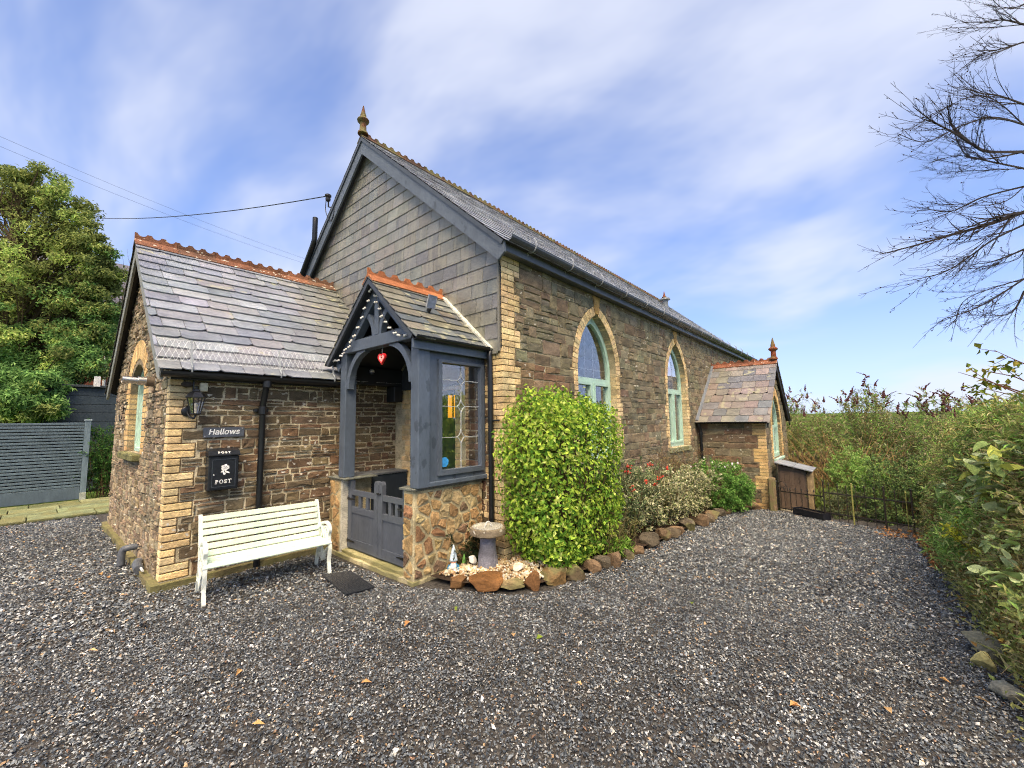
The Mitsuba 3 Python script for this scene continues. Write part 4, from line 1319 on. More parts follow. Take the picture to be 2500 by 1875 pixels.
def bslat(c, zc, w, th, tilt):
    # a slat across the bench, centre (c, zc) in the end plane; tilt = angle of its width
    u = bb * math.cos(tilt) + Z * math.sin(tilt)
    n = -bb * math.sin(tilt) + Z * math.cos(tilt)
    V, F = cbox(0.012, BL - 0.012, -w / 2, w / 2, -th / 2, th / 2, 0.004)
    return b0 + bb * c + Z * zc + V[:, :1] * be + V[:, 1:2] * u + V[:, 2:3] * n, F


bk = np.array([[0.332, 0.372], [0.349, 0.436], [0.371, 0.500], [0.394, 0.564], [0.417, 0.627], [0.438, 0.690]])
for k, (c, zc) in enumerate(bk):
    d = bk[min(k + 1, 5)] - bk[max(k - 1, 0)]
    add(BE + '__back_slat', bslat(c - 0.014, zc, 0.054, 0.018, math.atan2(d[1], d[0])), 'paint', WOOD * rg.uniform(0.94, 1.04))
for k, (c, zc, w, tl) in enumerate([(0.012, 0.326, 0.062, 0.5), (0.085, 0.337, 0.058, -0.03), (0.150, 0.334, 0.058, -0.05), (0.215, 0.331, 0.058, -0.05), (0.28, 0.33, 0.055, 0.05)]):
    add(BE + '__seat_slat', bslat(c, zc, w, 0.02, tl), 'paint', WOOD * rg.uniform(0.96, 1.06))

PB = thing('post_box', 'black wall post box with white lettering and a white rose', 'post box')
px0, px1, pz0, pz1, py = -2.375, -2.095, 0.925, 1.29, 2.085
add(PB + '__body', cbox(px0, px1, py, 2.205, pz0, pz1, 0.008), 'gloss', lin(34, 37, 41))
FB = frame((0, py, 0), X, Z, -Y)
add(PB + '__door', plate(sbox(px0 + 0.018, pz0 + 0.02, px1 - 0.018, pz1 - 0.022), FB, 0.001, 0.006), 'gloss', lin(32, 35, 39))
fo, fi_ = sbox(px0 + 0.03, pz0 + 0.034, px1 - 0.03, pz1 - 0.034), sbox(px0 + 0.036, pz0 + 0.04, px1 - 0.036, pz1 - 0.04)
add(PB + '__door_moulding', plate(fo.difference(fi_), FB, 0.006, 0.010), 'gloss', lin(58, 64, 72))
lidf = Polygon([(2.21, pz1 + 0.001), (py - 0.02, pz1 + 0.001), (py - 0.022, pz1 + 0.012), (py + 0.02, pz1 + 0.055), (2.21, pz1 + 0.085)])
add(PB + '__lid', plate(lidf, frame((px0 - 0.006, 0, 0), Y, Z, X), 0, px1 - px0 + 0.012), 'gloss', lin(34, 37, 41))
add(PB + '__lock', lathe([(0.011, 0), (0.011, 0.006), (0.006, 0.009)], (0, 0, 0), 10) if False else ball((px0 + 0.05, py - 0.007, 1.09), 0.010, 1, (1, 0.6, 1)), 'steel', (0.6, 0.6, 0.6))


def lettering(text, h, o, u, v, n, bold=True, slant=0.0, depth=0.002, spread=1.0):
    m = meshkit.text_mesh(text, h, depth, bold)
    V = np.array(m.vertices)
    V[:, 0] -= (V[:, 0].min() + V[:, 0].max()) / 2
    V[:, 0] = V[:, 0] * spread + slant * V[:, 1]
    W = np.asarray(o, float) + V[:, :1] * u + V[:, 1:2] * v + V[:, 2:3] * n
    return W, np.array(m.faces)


WHITE = lin(236, 236, 232)


def post_word(h, o, u, v, n, gap):
    """the four letters in a slab-serif face: stems with feet"""
    s = h
    st = 0.2 * s
    def sl(x, y, w): return sbox(x - w / 2, y, x + w / 2, y + 0.09 * s)
    P_ = unary_union([sbox(0.0, 0, st, s), sl(st / 2, 0, 0.42 * s), sl(st / 2, s * 0.91, 0.4 * s), affinity.scale(Point(st, 0.71 * s).buffer(0.29 * s, 12), 1.25, 1).difference(affinity.scale(Point(st, 0.71 * s).buffer(0.16 * s, 12), 1.0, 1)).intersection(sbox(st * 0.9, 0, s, s))])
    O_ = affinity.scale(Point(0.42 * s, 0.5 * s).buffer(0.5 * s, 16), 0.84, 1.02).difference(affinity.scale(Point(0.42 * s, 0.5 * s).buffer(0.36 * s, 16), 0.62, 1.05))
    S_ = unary_union([LineString(curve([(0.56 * s, 0.80 * s), (0.33 * s, 0.92 * s), (0.12 * s, 0.75 * s), (0.33 * s, 0.51 * s), (0.56 * s, 0.28 * s), (0.33 * s, 0.08 * s), (0.1 * s, 0.2 * s)], 6)).buffer(0.085 * s), sbox(0.51 * s, 0.66 * s, 0.6 * s, 0.98 * s), sbox(0.05 * s, 0.02 * s, 0.14 * s, 0.34 * s)])
    T_ = unary_union([sbox(0.3 * s, 0, 0.5 * s, s), sl(0.4 * s, 0, 0.44 * s), sbox(0.02 * s, 0.87 * s, 0.78 * s, s), sbox(0.02 * s, 0.68 * s, 0.11 * s, s), sbox(0.69 * s, 0.68 * s, 0.78 * s, s)])
    x, out = 0, []
    for g, w in ((P_, 0.62), (O_, 0.84), (S_, 0.64), (T_, 0.8)):
        out.append(affinity.translate(g, x, 0))
        x += (w + gap) * s
    return plate(affinity.translate(unary_union(out), -(x - gap * s) / 2, 0), frame(o, u, v, n), 0, 0.002)


add(PB + '__lettering', post_word(0.043, (-2.235, py - 0.0065, 0.995), X, Z, -Y, 0.16), 'gloss', WHITE)
tl = math.atan2(0.043, 0.042)
ld_u = np.array([0, math.cos(tl), math.sin(tl)])
add(PB + '__lettering', post_word(0.03, np.array([-2.235, py - 0.008, pz1 + 0.025]) + 0.0 * ld_u, X, ld_u, np.cross(X, ld_u), 0.3), 'gloss', WHITE)
rose = [affinity.translate(affinity.rotate(affinity.scale(Point(0, 0).buffer(0.016, 8), 1.1, 0.8), a), 0.017 * math.cos(math.radians(a)), 0.015 * math.sin(math.radians(a))) for a in (10, 80, 150, 215, 285, 340)]
rl = unary_union(rose).difference(unary_union([LineString(curve([(-0.012, 0.006), (0.0, 0.012), (0.011, 0.004), (0.002, -0.006), (-0.005, 0.0)], 5)).buffer(0.0016), LineString([(-0.02, -0.008), (-0.006, -0.014), (0.012, -0.012), (0.024, -0.002)]).buffer(0.0014)]))
leafp = affinity.scale(Point(0, 0).buffer(0.013, 8), 1.3, 0.6)
rl = unary_union([rl, LineString(curve([(0.0, -0.025), (0.006, -0.045), (0.0, -0.068)], 6)).buffer(0.0028), affinity.translate(affinity.rotate(leafp, 35), -0.019, -0.034), affinity.translate(affinity.rotate(leafp, -30), 0.022, -0.046), affinity.translate(affinity.rotate(leafp, 100), -0.009, -0.052)])
add(PB + '__rose_emblem', plate(affinity.scale(rl, 1.15, 1.15, origin=(0, 0)), frame((-2.225, py - 0.0065, 1.165), X, Z, -Y), 0, 0.0015), 'gloss', WHITE)

NS = thing('house_sign', 'grey slate house name sign lettered Hallows in white', 'sign')
add(NS + '__board', plate(sbox(-2.415, 1.492, -2.03, 1.60), frame((0, 2.18, 0), X, Z, -Y), -0.012, 0.0), 'slate_bsdf', lin(86, 90, 98))
# brush-script like letters: upright strokes slanted
add(NS + '__lettering', lettering('Hallows', 0.058, (-2.222, 2.1795, 1.523), X, Z, -Y, True, 0.20, 0.002, 0.98), 'gloss', WHITE)
for xx, zz in ((-2.398, 1.505), (-2.05, 1.585)):
    add(NS + '__screw', ball((xx, 2.178, zz), 0.006, 1, (1, 0.5, 1)), 'steel')

LT = thing('wall_lantern', 'black coach lantern on the annexe wall above the house sign', 'lantern')
lo = np.array([-2.515, 2.08, 0])
add(LT + '__backplate', lathe([(0.0, 0), (0.05, 0.002), (0.052, 0.012), (0.03, 0.022), (0.012, 0.03)], (0, 0, 0), 16) if False else ball((-2.565, 2.19, 1.775), 0.05, 2, (1, 0.35, 1.15)), 'gloss', BLACK, smooth=True)
add(LT + '__arm', tube(curve([(-2.565, 2.18, 1.77), (-2.55, 2.13, 1.715), (-2.525, 2.085, 1.70), (-2.515, 2.08, 1.735)], 6), 0.011, 8), 'gloss', BLACK, smooth=True)
lz = [(0.042, 1.745), (0.078, 1.915)]
add(LT + '__cage', join([tube([(lo[0] + lz[0][0] * math.cos(t), lo[1] + lz[0][0] * math.sin(t), lz[0][1]), (lo[0] + lz[1][0] * math.cos(t), lo[1] + lz[1][0] * math.sin(t), lz[1][1])], 0.005, 5) for t in np.arange(6) * np.pi / 3] + [lathe([(0.0, 1.728), (0.03, 1.732), (0.046, 1.742), (0.046, 1.75), (0.03, 1.75)], lo, 6)]), 'gloss', BLACK)
add(LT + '__roof', lathe([(0.09, 1.912), (0.096, 1.918), (0.09, 1.925), (0.055, 1.972), (0.035, 1.985), (0.03, 2.0), (0.012, 2.01), (0.014, 2.03), (0.0, 2.04)], lo, 6), 'gloss', BLACK)
hexv = [np.array([lo[0] + r_ * math.cos(t), lo[1] + r_ * math.sin(t), z_]) for r_, z_ in ((0.040, 1.752), (0.074, 1.911)) for t in np.arange(6) * np.pi / 3]
scene[LT + '__glass'] = mikit.ply((np.array(hexv), np.array([[i, (i + 1) % 6, (i + 1) % 6 + 6] for i in range(6)] + [[i, (i + 1) % 6 + 6, i + 6] for i in range(6)])), 'pane_glass')
add(LT + '__bulb', lathe([(0.0, 1.75), (0.012, 1.752), (0.012, 1.80), (0.02, 1.82), (0.018, 1.85), (0.0, 1.865)], lo, 10), 'gloss', lin(220, 214, 196))
add(LT + '__sensor', ball((-2.585, 2.15, 2.055), 0.042, 2, (1.2, 0.9, 0.8)), 'mineral', lin(74, 66, 58))
add(LT + '__conduit', join([tube([(-2.60, 2.19, 2.09), (-2.60, 2.19, 2.17)], 0.008, 6), tube([(-2.52, 2.19, 2.0), (-2.52, 2.19, 2.17)], 0.008, 6)]), 'gloss', BLACK)
single('bell_box', cbox(-2.468, -2.396, 2.165, 2.205, 1.99, 2.085, 0.006), 'gloss', lin(206, 200, 170), 'small cream plastic box beside the lantern under the eaves', 'box')

FL = thing('flue_pipe', 'short horizontal steel boiler flue on the annexe gable wall', 'flue')
add(FL + '__pipe', tube([(AX + 0.02, 2.93, 2.13), (AX - 0.17, 2.93, 2.135)], 0.048, 16), 'steel', smooth=45)
add(FL + '__terminal', tube([(AX - 0.165, 2.93, 2.135), (AX - 0.30, 2.93, 2.14)], 0.040, 16, cap=False), 'steel', smooth=45)
add(FL + '__collar', join([lathe([(0.0, 0), (0.066, 0.001), (0.066, 0.03), (0.0, 0.031)], (0, 0, 0), 6) if False else tube([(AX - 0.03, 2.93, 2.13), (AX - 0.10, 2.93, 2.132)], 0.058, 16)]), 'paint', lin(96, 84, 70), smooth=45)
WP = thing('waste_pipe', 'grey plastic waste pipe elbow low on the annexe gable wall', 'pipe')
add(WP + '__pipe', tube(curve([(AX + 0.02, 3.42, 0.20), (AX - 0.09, 3.42, 0.205), (AX - 0.14, 3.45, 0.17), (AX - 0.145, 3.46, 0.0)], 5), 0.036, 12), 'paint', lin(92, 96, 102), smooth=True)
add(WP + '__elbow', tube([(AX - 0.05, 3.05, 0.11), (AX - 0.07, 2.98, 0.10), (AX - 0.075, 2.80, 0.085)], 0.045, 12), 'paint', lin(92, 96, 102), smooth=45)
add(WP + '__overflow', tube([(AX - 0.06, 2.80, 0.10), (AX - 0.062, 2.66, 0.10)], 0.011, 8), 'paint', lin(214, 214, 210), smooth=45)
single('wall_cable', tube(curve([(AX - 0.012, 5.9, 1.95), (AX - 0.014, 5.7, 1.72), (AX - 0.016, 5.45, 1.78), (AX - 0.014, 5.3, 1.95), (AX - 0.012, 5.05, 1.98)], 6), 0.008, 6), 'paint', BLACK, 'thin dark cable looping across the annexe gable wall', 'cable')

# rubber mat before the gate
mq = [np.array(q) for q in ((-1.512, 1.258), (-1.264, 1.137), (-1.335, 0.535), (-1.596, 0.587))]
ms = []
L0, L1 = 22, 12
mp = lambda s, t: (mq[0] * (1 - s) + mq[3] * s) * (1 - t) + (mq[1] * (1 - s) + mq[2] * s) * t
for k in range(L0 + 1):
    ms.append(bar((*mp(k / L0, 0), 0.016), (*mp(k / L0, 1), 0.016), 0.012, 0.014, c=0.002))
for k in range(L1 + 1):
    ms.append(bar((*mp(0, k / L1), 0.0155), (*mp(1, k / L1), 0.0155), 0.012, 0.0125, c=0.002))
ms.append(plate(Polygon(mq), frame((0, 0, 0), X, Y, Z), 0.004, 0.010))
single('door_mat', join(ms), 'paint', lin(34, 37, 42), 'black rubber door mat on the gravel before the porch gate', 'mat')

# string of bulbs along the porch gable
SLT = thing('string_lights', 'string of small white bulbs draped over the porch gable timbers', 'string lights')
xf = PX - 0.045
pts_ = [(2.07, 2.44), (1.98, 2.45), (1.9, 2.46), (1.80, 2.50), (1.76, 2.53), (1.70, 2.57), (1.62, 2.60), (1.56, 2.66), (1.50, 2.72), (1.40, 2.80), (1.33, 2.91), (1.245, 3.02), (1.19, 3.10), (1.13, 3.21), (1.02, 3.12), (0.99, 3.04), (0.94, 2.945), (0.875, 2.86), (0.80, 2.77), (0.71, 2.69), (0.62, 2.62), (0.53, 2.58), (0.42, 2.56), (0.32, 2.555), (0.27, 2.53)]
P3 = np.array([(xf - 0.012 * (i % 2), y, z) for i, (y, z) in enumerate(pts_)])
add(SLT + '__cable', tube(curve(P3, 4), 0.0035, 5), 'paint', BLACK)
for i, q in enumerate(P3):
    for s in (-1, 1):
        add(SLT + '__bulb', ball(q + np.array([-0.008, s * 0.017 + rg.normal(0, 0.004), -0.012 + rg.normal(0, 0.006)]), 0.0135, 1), 'gloss', lin(232, 230, 222), smooth=True)
# hanging heart
hp = []
for t in np.linspace(0, 2 * np.pi, 40, endpoint=False):
    hp.append((0.0185 * 16 * math.sin(t) ** 3 * 0.25, 0.0185 * (13 * math.cos(t) - 5 * math.cos(2 * t) - 2 * math.cos(3 * t) - math.cos(4 * t)) * 0.25))
heart = Polygon(hp)
HT = thing('hanging_heart', 'red and white heart decoration hanging in the porch opening', 'decoration')
fh = frame((PX + 0.02, 0.985, 2.375), -Y, Z, -X)
ins_ = affinity.scale(heart, 0.74, 0.72, origin=(0, 0.004))
hole = affinity.scale(heart, 0.26, 0.26, origin=(0, 0.004))
add(HT + '__rim', plate(heart.difference(ins_), fh, -0.012, 0.012), 'gloss', lin(214, 40, 44))
add(HT + '__heart', plate(ins_.difference(hole), fh, -0.008, 0.008), 'gloss', lin(250, 176, 166))
add(HT + '__hook', tube([(PX + 0.02, 0.985, 2.43), (PX + 0.02, 0.985, 2.52)], 0.003, 4), 'paint', lin(120, 120, 120))
BK = thing('porch_lamp', 'small white bulkhead lamp on the dark lining inside the porch', 'lamp')
add(BK + '__globe', ball((-0.555, 1.965, 2.345), 0.034, 2, (1, 1, 0.9)), 'gloss', lin(200, 200, 196), smooth=True)
add(BK + '__base', tube([(-0.555, 1.965, 2.33), (-0.555, 1.965, 2.30)], 0.03, 10), 'gloss', lin(60, 62, 66), smooth=45)
# small solar panel on the porch roof
d, n = np.array([0, -pc, -ps]), np.array([0, -ps, pc])
so = np.array([-0.62, PR, PZR]) + d * 0.62
SO = thing('solar_panel', 'small solar panel clipped to the porch roof slates', 'solar panel')
tv = np.array([0, -0.35, 0.94])
nv = np.cross(X, tv)
add(SO + '__panel', plate(sbox(-0.055, 0.0, 0.055, 0.15), frame(so + n * 0.06, X, tv, nv), 0, 0.012), 'gloss', lin(128, 138, 160))
add(SO + '__frame', plate(sbox(-0.062, -0.006, 0.062, 0.156).difference(sbox(-0.054, 0.002, 0.054, 0.148)), frame(so + n * 0.06, X, tv, nv), -0.004, 0.016), 'paint', lin(150, 154, 160))
add(SO + '__foot', bar(so + n * 0.005, so + n * 0.07, 0.05, 0.03, up=X), 'paint', BLACK)

# ------------------------------------------------------------------ overhead wires and what they fix to
IN = thing('wire_insulator', 'black insulator bracket on the far bargeboard of the slate-hung gable', 'insulator')
add(IN + '__insulator', lathe([(0.02, -0.12), (0.045, -0.10), (0.05, -0.06), (0.03, -0.05), (0.06, -0.02), (0.06, 0.01), (0.03, 0.03), (0.0, 0.035)], (-0.16, 4.32, 6.0), 12), 'gloss', lin(40, 38, 38))
add(IN + '__bracket', join([tube([(-0.15, 4.32, 5.89), (-0.15, 4.32, 5.78), (-0.14, 4.2, 5.72), (-0.13, 4.05, 5.70)], 0.014, 6), tube(curve([(-0.16, 4.4, 5.95), (-0.17, 4.38, 5.7), (-0.16, 4.2, 5.45), (-0.15, 4.1, 5.55), (-0.15, 4.08, 5.68)], 5), 0.008, 5)]), 'paint', BLACK)
VP = CH + '__vent_pipe'
add(VP, tube([(-0.20, 4.76, 5.69), (-0.20, 4.765, 5.25), (-0.20, 4.86, 5.12), (-0.20, 5.42, 4.55), (-0.2, 5.9, 4.1)], 0.05, 12), 'gloss', BLACK, smooth=True)


def wire(name, a, b, sag, r, label):
    t = np.linspace(0, 1, 30)[:, None]
    a, b = np.array(a), np.array(b)
    P = a * (1 - t) + b * t - Z * sag * 4 * t * (1 - t)
    single(name, tube(P, r, 4), 'paint', lin(52, 52, 56), label, 'wire')


wire('overhead_wire', (-0.17, 4.36, 6.0), (-6.58, 35.2, 15.9), 1.15, 0.011, 'thick overhead wire sagging from the gable insulator towards the trees')
wire('overhead_wire', (-5.91, 35.47, 19.28), (12.79, 37.04, 17.61), 0.3, 0.008, 'upper of two thin overhead wires passing behind the annexe ridge')
wire('overhead_wire', (-5.87, 35.51, 18.68), (12.66, 37.25, 17.22), 0.3, 0.008, 'lower of two thin overhead wires passing behind the annexe ridge')

# ------------------------------------------------------------------ flower bed: edging, pebbles, bird bath, gnomes
rg = np.random.default_rng(61)
bedp = Polygon([(-0.86, 0.28), (-0.80, -0.08), (-0.66, -0.38), (-0.5, -0.58), (-0.3, -0.72), (0.1, -0.85), (1.1, -0.92), (3.4, -0.9), (6.0, -0.88), (7.2, -1.3), (7.2, -0.02), (0.0, -0.02), (-0.02, 0.28)])
tri = trimesh.creation.triangulate_polygon(bedp.segmentize(0.25), engine='earcut')
V = np.c_[tri[0], g_z(tri[0][:, 0]) + 0.03 + 0.03 * meshkit.noise(np.c_[tri[0] * 5, tri[0][:, :1]], 8)]
add('flower_bed', (V, tri[1]), 'mineral', lin(58, 46, 36), kind='structure')


def boulder(c, w, d, h, rng, pal, flag=0, rot=0.0):
    m = trimesh.creation.icosphere(subdivisions=3)
    V = np.array(m.vertices)
    V = np.sign(V) * np.abs(V) ** 0.6
    V /= np.abs(V).max(0)
    # chopped faces: clamp against a few random planes
    for _ in range(12):
        q = unit(rng, 1)[0]
        lim = rng.uniform(0.6, 0.95)
        t = V @ q
        V -= np.maximum(t - lim, 0)[:, None] * q
    V *= 1 + 0.10 * (meshkit.noise(V * 2.3 + rng.uniform(0, 50, 3), 2)[:, None] - 0.5) + 0.05 * (meshkit.noise(V * 6 + rng.uniform(0, 50, 3), 2)[:, None] - 0.5)
    ca, sa = math.cos(rot), math.sin(rot)
    V = V * np.array([w / 2, d / 2, h / 2])
    V = np.c_[V[:, 0] * ca - V[:, 1] * sa, V[:, 0] * sa + V[:, 1] * ca, V[:, 2]]
    return V + np.asarray(c) + np.array([0, 0, h * 0.36]), np.array(m.faces)


EDG = [(-0.803, -0.097, 0.0, 0.201, 0.121), (-0.701, -0.379, 0.0, 0.352, 0.196), (-0.545, -0.575, 0.0, 0.227, 0.133), (-0.393, -0.704, 0.0, 0.165, 0.197), (-0.164, -0.783, 0.0, 0.276, 0.203), (0.074, -0.895, 0.0, 0.217, 0.158), (0.377, -0.919, -0.011, 0.175, 0.149), (0.579, -0.921, -0.023, 0.19, 0.163), (0.755, -0.97, -0.033, 0.157, 0.213), (1.143, -0.944, -0.057, 0.178, 0.148), (1.45, -0.94, -0.08, 0.16, 0.12), (1.886, -0.92, -0.101, 0.242, 0.231), (2.419, -0.93, -0.133, 0.259, 0.212), (2.75, -0.93, -0.15, 0.2, 0.17), (2.942, -0.929, -0.165, 0.214, 0.189), (3.451, -0.93, -0.195, 0.267, 0.227), (3.993, -0.948, -0.228, 0.268, 0.226), (4.45, -0.92, -0.25, 0.26, 0.18), (4.885, -0.906, -0.281, 0.279, 0.186), (5.3, -0.91, -0.31, 0.28, 0.17), (5.744, -0.911, -0.333, 0.285, 0.168), (6.431, -0.987, -0.374, 0.283, 0.177), (6.935, -1.14, -0.404, 0.42, 0.237)]
ESTN = ['flat brown stone beside the gnomes, first of the bed edging', 'large rounded rust-brown stone in front of the bird bath pedestal', 'flat cream-topped stone right after the large one before the bird bath', 'tall narrow rust-brown stone edging the white pebbles', 'big square-cut brown stone at the foot of the leafy bush', 'low dark grey-brown stone under the leafy bush']
ORD = ['first', 'second', 'third', 'fourth', 'fifth', 'sixth', 'seventh', 'eighth', 'ninth', 'tenth', 'eleventh', 'twelfth', 'thirteenth', 'fourteenth', 'fifteenth', 'sixteenth', 'last']
ECOL = [(112, 82, 50), (124, 86, 48), (146, 128, 92), (118, 84, 52), (124, 100, 64), (92, 80, 60)]
for i, (x, y, z, w, h) in enumerate(EDG):
    nd = np.array([x, y]) - np.array([CAM[0], CAM[1]])
    nd /= np.linalg.norm(nd)
    dpt = w * 0.7
    c = (x + nd[0] * dpt * 0.4, y + nd[1] * dpt * 0.4, z)
    col = np.array(ECOL[i] if i < 6 else [(118, 98, 76), (104, 92, 74), (126, 104, 80), (96, 88, 74)][i % 4])
    lab = ESTN[i] if i < 6 else ORD[i - 6] + [' brown', ' grey-brown', ' tan', ' dark'][i % 4] + ' edging stone along the bed counted from the leafy bush'
    single('edging_stone', boulder(c, w * 1.08, dpt, h * 0.98, rg, None, rot=math.atan2(nd[1], nd[0]) - np.pi / 2 + rg.normal(0, 0.2)), 'mineral', lin(*col), lab, 'stone', group='stones edging the flower bed', flag=2 if i in (2, 4, 5) or i > 8 and i % 3 == 0 else 0)
# pebbles round the bird bath
n = 2200
x, y = rg.uniform(-0.8, 0.25, n), rg.uniform(-0.75, 0.27, n)
k = np.array([bedp.buffer(-0.06).contains(Point(a, b)) and not Point(a, b).within(sbox(0.0, -0.02, 9, 9)) for a, b in zip(x, y)])
x, y = x[k], y[k]
n = len(x)
ico = trimesh.creation.icosphere(subdivisions=0)
s = rg.lognormal(np.log(0.0145), 0.35, n)
R3 = unit(rg, n)
V = np.array(ico.vertices)[None] * (s[:, None] * rg.uniform(0.6, 1.2, (n, 3)))[:, None]
V = V + np.stack([x, y, 0.062 + rg.uniform(-0.012, 0.014, n)], -1)[:, None]
pc_ = np.array([lin(*q) for q in [(214, 200, 172), (226, 218, 200), (190, 164, 120), (176, 140, 96), (206, 190, 150), (150, 110, 74)]])[rg.choice(6, n, p=[.26, .2, .2, .14, .12, .08])]
add('pebbles', (V.reshape(-1, 3), (np.array(ico.faces)[None] + (np.arange(n) * len(ico.vertices))[:, None, None]).reshape(-1, 3)), 'wet_stone', cols=np.repeat(pc_ * rg.uniform(0.8, 1.1, (n, 1)), len(ico.vertices), 0), kind='stuff')
single('white_stone', boulder((-0.22, -0.40, 0.075), 0.125, 0.11, 0.1, rg, None), 'mineral', lin(232, 222, 198), 'large rounded white stone among the pebbles by the bird bath', 'stone')
single('white_stone', boulder((-0.42, 0.09, 0.09), 0.10, 0.08, 0.1, rg, None), 'mineral', lin(226, 222, 208), 'rough white stone behind the bird bath pedestal near the porch wall', 'stone')
single('fossil_stone', boulder((-0.5, 0.12, 0.05), 0.08, 0.17, 0.07, rg, None), 'mineral', lin(186, 172, 140), 'pale ribbed stone lying between the gnomes and the bird bath', 'stone')

BB = thing('bird_bath', 'grey stone bird bath on a tapering pedestal beside the porch', 'bird bath')
bo_ = np.array([-0.30, -0.02, 0.0])
m = trimesh.creation.icosphere(subdivisions=1)
pr = [(0.115, 0.0), (0.118, 0.03), (0.11, 0.08), (0.10, 0.16), (0.09, 0.25), (0.083, 0.33), (0.08, 0.395)]
V, F = lathe(pr, bo_, 28)
q = V - bo_
V = V + (q * [1, 1, 0]) / (np.linalg.norm(q[:, :2], axis=1, keepdims=True) + 1e-6) * ((meshkit.noise(V * 34, 3)[:, None] - 0.5) * 0.02)
add(BB + '__pedestal', (V, F), 'mineral', lin(128, 128, 138), smooth=30)
V, F = lathe([(0.0, 0.39), (0.17, 0.392), (0.192, 0.405), (0.196, 0.43), (0.192, 0.468), (0.178, 0.478), (0.158, 0.476), (0.148, 0.462), (0.0, 0.455)], bo_, 40)
q = V - bo_
V = V + (q * [1, 1, 0]) / (np.linalg.norm(q[:, :2], axis=1, keepdims=True) + 1e-6) * ((meshkit.noise(V * [30, 30, 8], 3)[:, None] - 0.5) * 0.016)
add(BB + '__basin', (V, F), 'mineral', lin(136, 124, 104), 1, smooth=30)
add(BB + '__rim', lathe([(0.148, 0.468), (0.15, 0.482), (0.163, 0.486), (0.168, 0.478)], bo_, 32), 'mineral', lin(168, 166, 156), smooth=40)
add(BB + '__water', lathe([(0.0, 0.466), (0.15, 0.4665)], bo_, 24), 'gloss', lin(108, 112, 62))
add(BB + '__wire_figure', tube(curve([(-0.36, -0.03, 0.475), (-0.32, -0.03, 0.53), (-0.29, -0.04, 0.525), (-0.25, -0.05, 0.475), (-0.30, -0.06, 0.50)], 6), 0.006, 6), 'paint', lin(206, 206, 204), smooth=True)


def gnome(o, s, hat, beard, coat, lab, tilt=0.0):
    G = thing('garden_gnome', lab, 'gnome')
    o = np.array(o)
    add(G + '__hat', lathe([(0.045 * s, 0.15 * s), (0.043 * s, 0.165 * s), (0.036 * s, 0.20 * s), (0.026 * s, 0.245 * s), (0.012 * s, 0.30 * s), (0.0, 0.325 * s)], o, 14), 'gloss', hat, smooth=True)
    add(G + '__body', lathe([(0.036 * s, 0.02 * s), (0.05 * s, 0.04 * s), (0.047 * s, 0.09 * s), (0.034 * s, 0.13 * s), (0.0, 0.14 * s)], o, 14), 'gloss', coat, smooth=True)
    add(G + '__head', ball(o + [0, 0, 0.14 * s], 0.036 * s, 2), 'gloss', lin(214, 160, 130), smooth=True)
    f_ = np.array([-0.68, -0.73, 0])
    add(G + '__nose', ball(o + f_ * 0.037 * s + [0, 0, 0.142 * s], 0.011 * s, 1), 'gloss', lin(216, 150, 124), smooth=True)
    add(G + '__beard', ball(o + f_ * 0.022 * s + [0, 0, 0.095 * s], 0.034 * s, 2, (1, 1, 1.35)), 'gloss', beard, smooth=True)
    sd = np.array([0.73, -0.68, 0])
    for q in (-1, 1):
        add(G + '__boot', ball(o + sd * q * 0.024 * s + f_ * 0.022 * s + [0, 0, 0.016 * s], 0.021 * s, 2, (1, 1, 0.8)), 'gloss', lin(168, 46, 36), smooth=True)
        add(G + '__arm', tube(curve([o + sd * q * 0.042 * s + [0, 0, 0.105 * s], o + sd * q * 0.056 * s + f_ * 0.012 * s + [0, 0, 0.075 * s], o + sd * q * 0.036 * s + f_ * 0.038 * s + [0, 0, 0.06 * s]], 5), 0.012 * s, 8), 'gloss', coat, smooth=True)


gnome((-0.60, 0.20, 0.0), 0.98, lin(196, 214, 226), lin(236, 234, 230), lin(60, 130, 170), 'garden gnome with a tall pale blue pointed hat and white beard')
gnome((-0.475, 0.17, 0.01), 0.58, lin(92, 136, 62), lin(220, 214, 200), lin(92, 120, 60), 'smaller garden gnome with a green pointed hat')

# ------------------------------------------------------------------ plants in the bed
rg = np.random.default_rng(71)


HEART = np.array([(0.0, 0.04), (0.22, -0.03), (0.42, 0.10), (0.5, 0.30), (0.42, 0.55), (0.24, 0.80), (0.0, 1.0), (-0.24, 0.80), (-0.42, 0.55), (-0.5, 0.30), (-0.42, 0.10), (-0.22, -0.03), (0.0, 0.3), (0.0, 0.62)])
HEART_F = np.array([[0, 1, 12], [1, 2, 12], [2, 3, 12], [3, 4, 13], [3, 13, 12], [4, 5, 13], [5, 6, 13], [6, 7, 13], [7, 8, 13], [8, 9, 13], [9, 12, 13], [9, 10, 12], [10, 11, 12], [11, 0, 12]])


def heart_leaves(P, D, N, L, W_, n, c, rng):
    """broad leaves with a heart outline, folded at the midrib and drooping at the tip"""
    D = D / (np.linalg.norm(D, axis=1, keepdims=True) + 1e-9)
    S = np.cross(D, N)
    S /= np.linalg.norm(S, axis=1, keepdims=True) + 1e-9
    N = np.cross(S, D)
    L, W_ = np.broadcast_to(L, n).reshape(-1, 1, 1), np.broadcast_to(W_, n).reshape(-1, 1, 1)
    x, y = HEART[None, :, 0:1], HEART[None, :, 1:2]
    fold, curl, wav = rng.uniform(0.1, 0.5, (n, 1, 1)), rng.uniform(0.1, 0.5, (n, 1, 1)), rng.normal(0, 0.03, (n, len(HEART), 1))
    h = np.abs(x) * fold * W_ - y ** 2 * curl * L + wav * L
    V = P[:, None] + S[:, None] * x * W_ + D[:, None] * y * L + N[:, None] * h
    return V, HEART_F, np.repeat(c[:, None], len(HEART), 1)


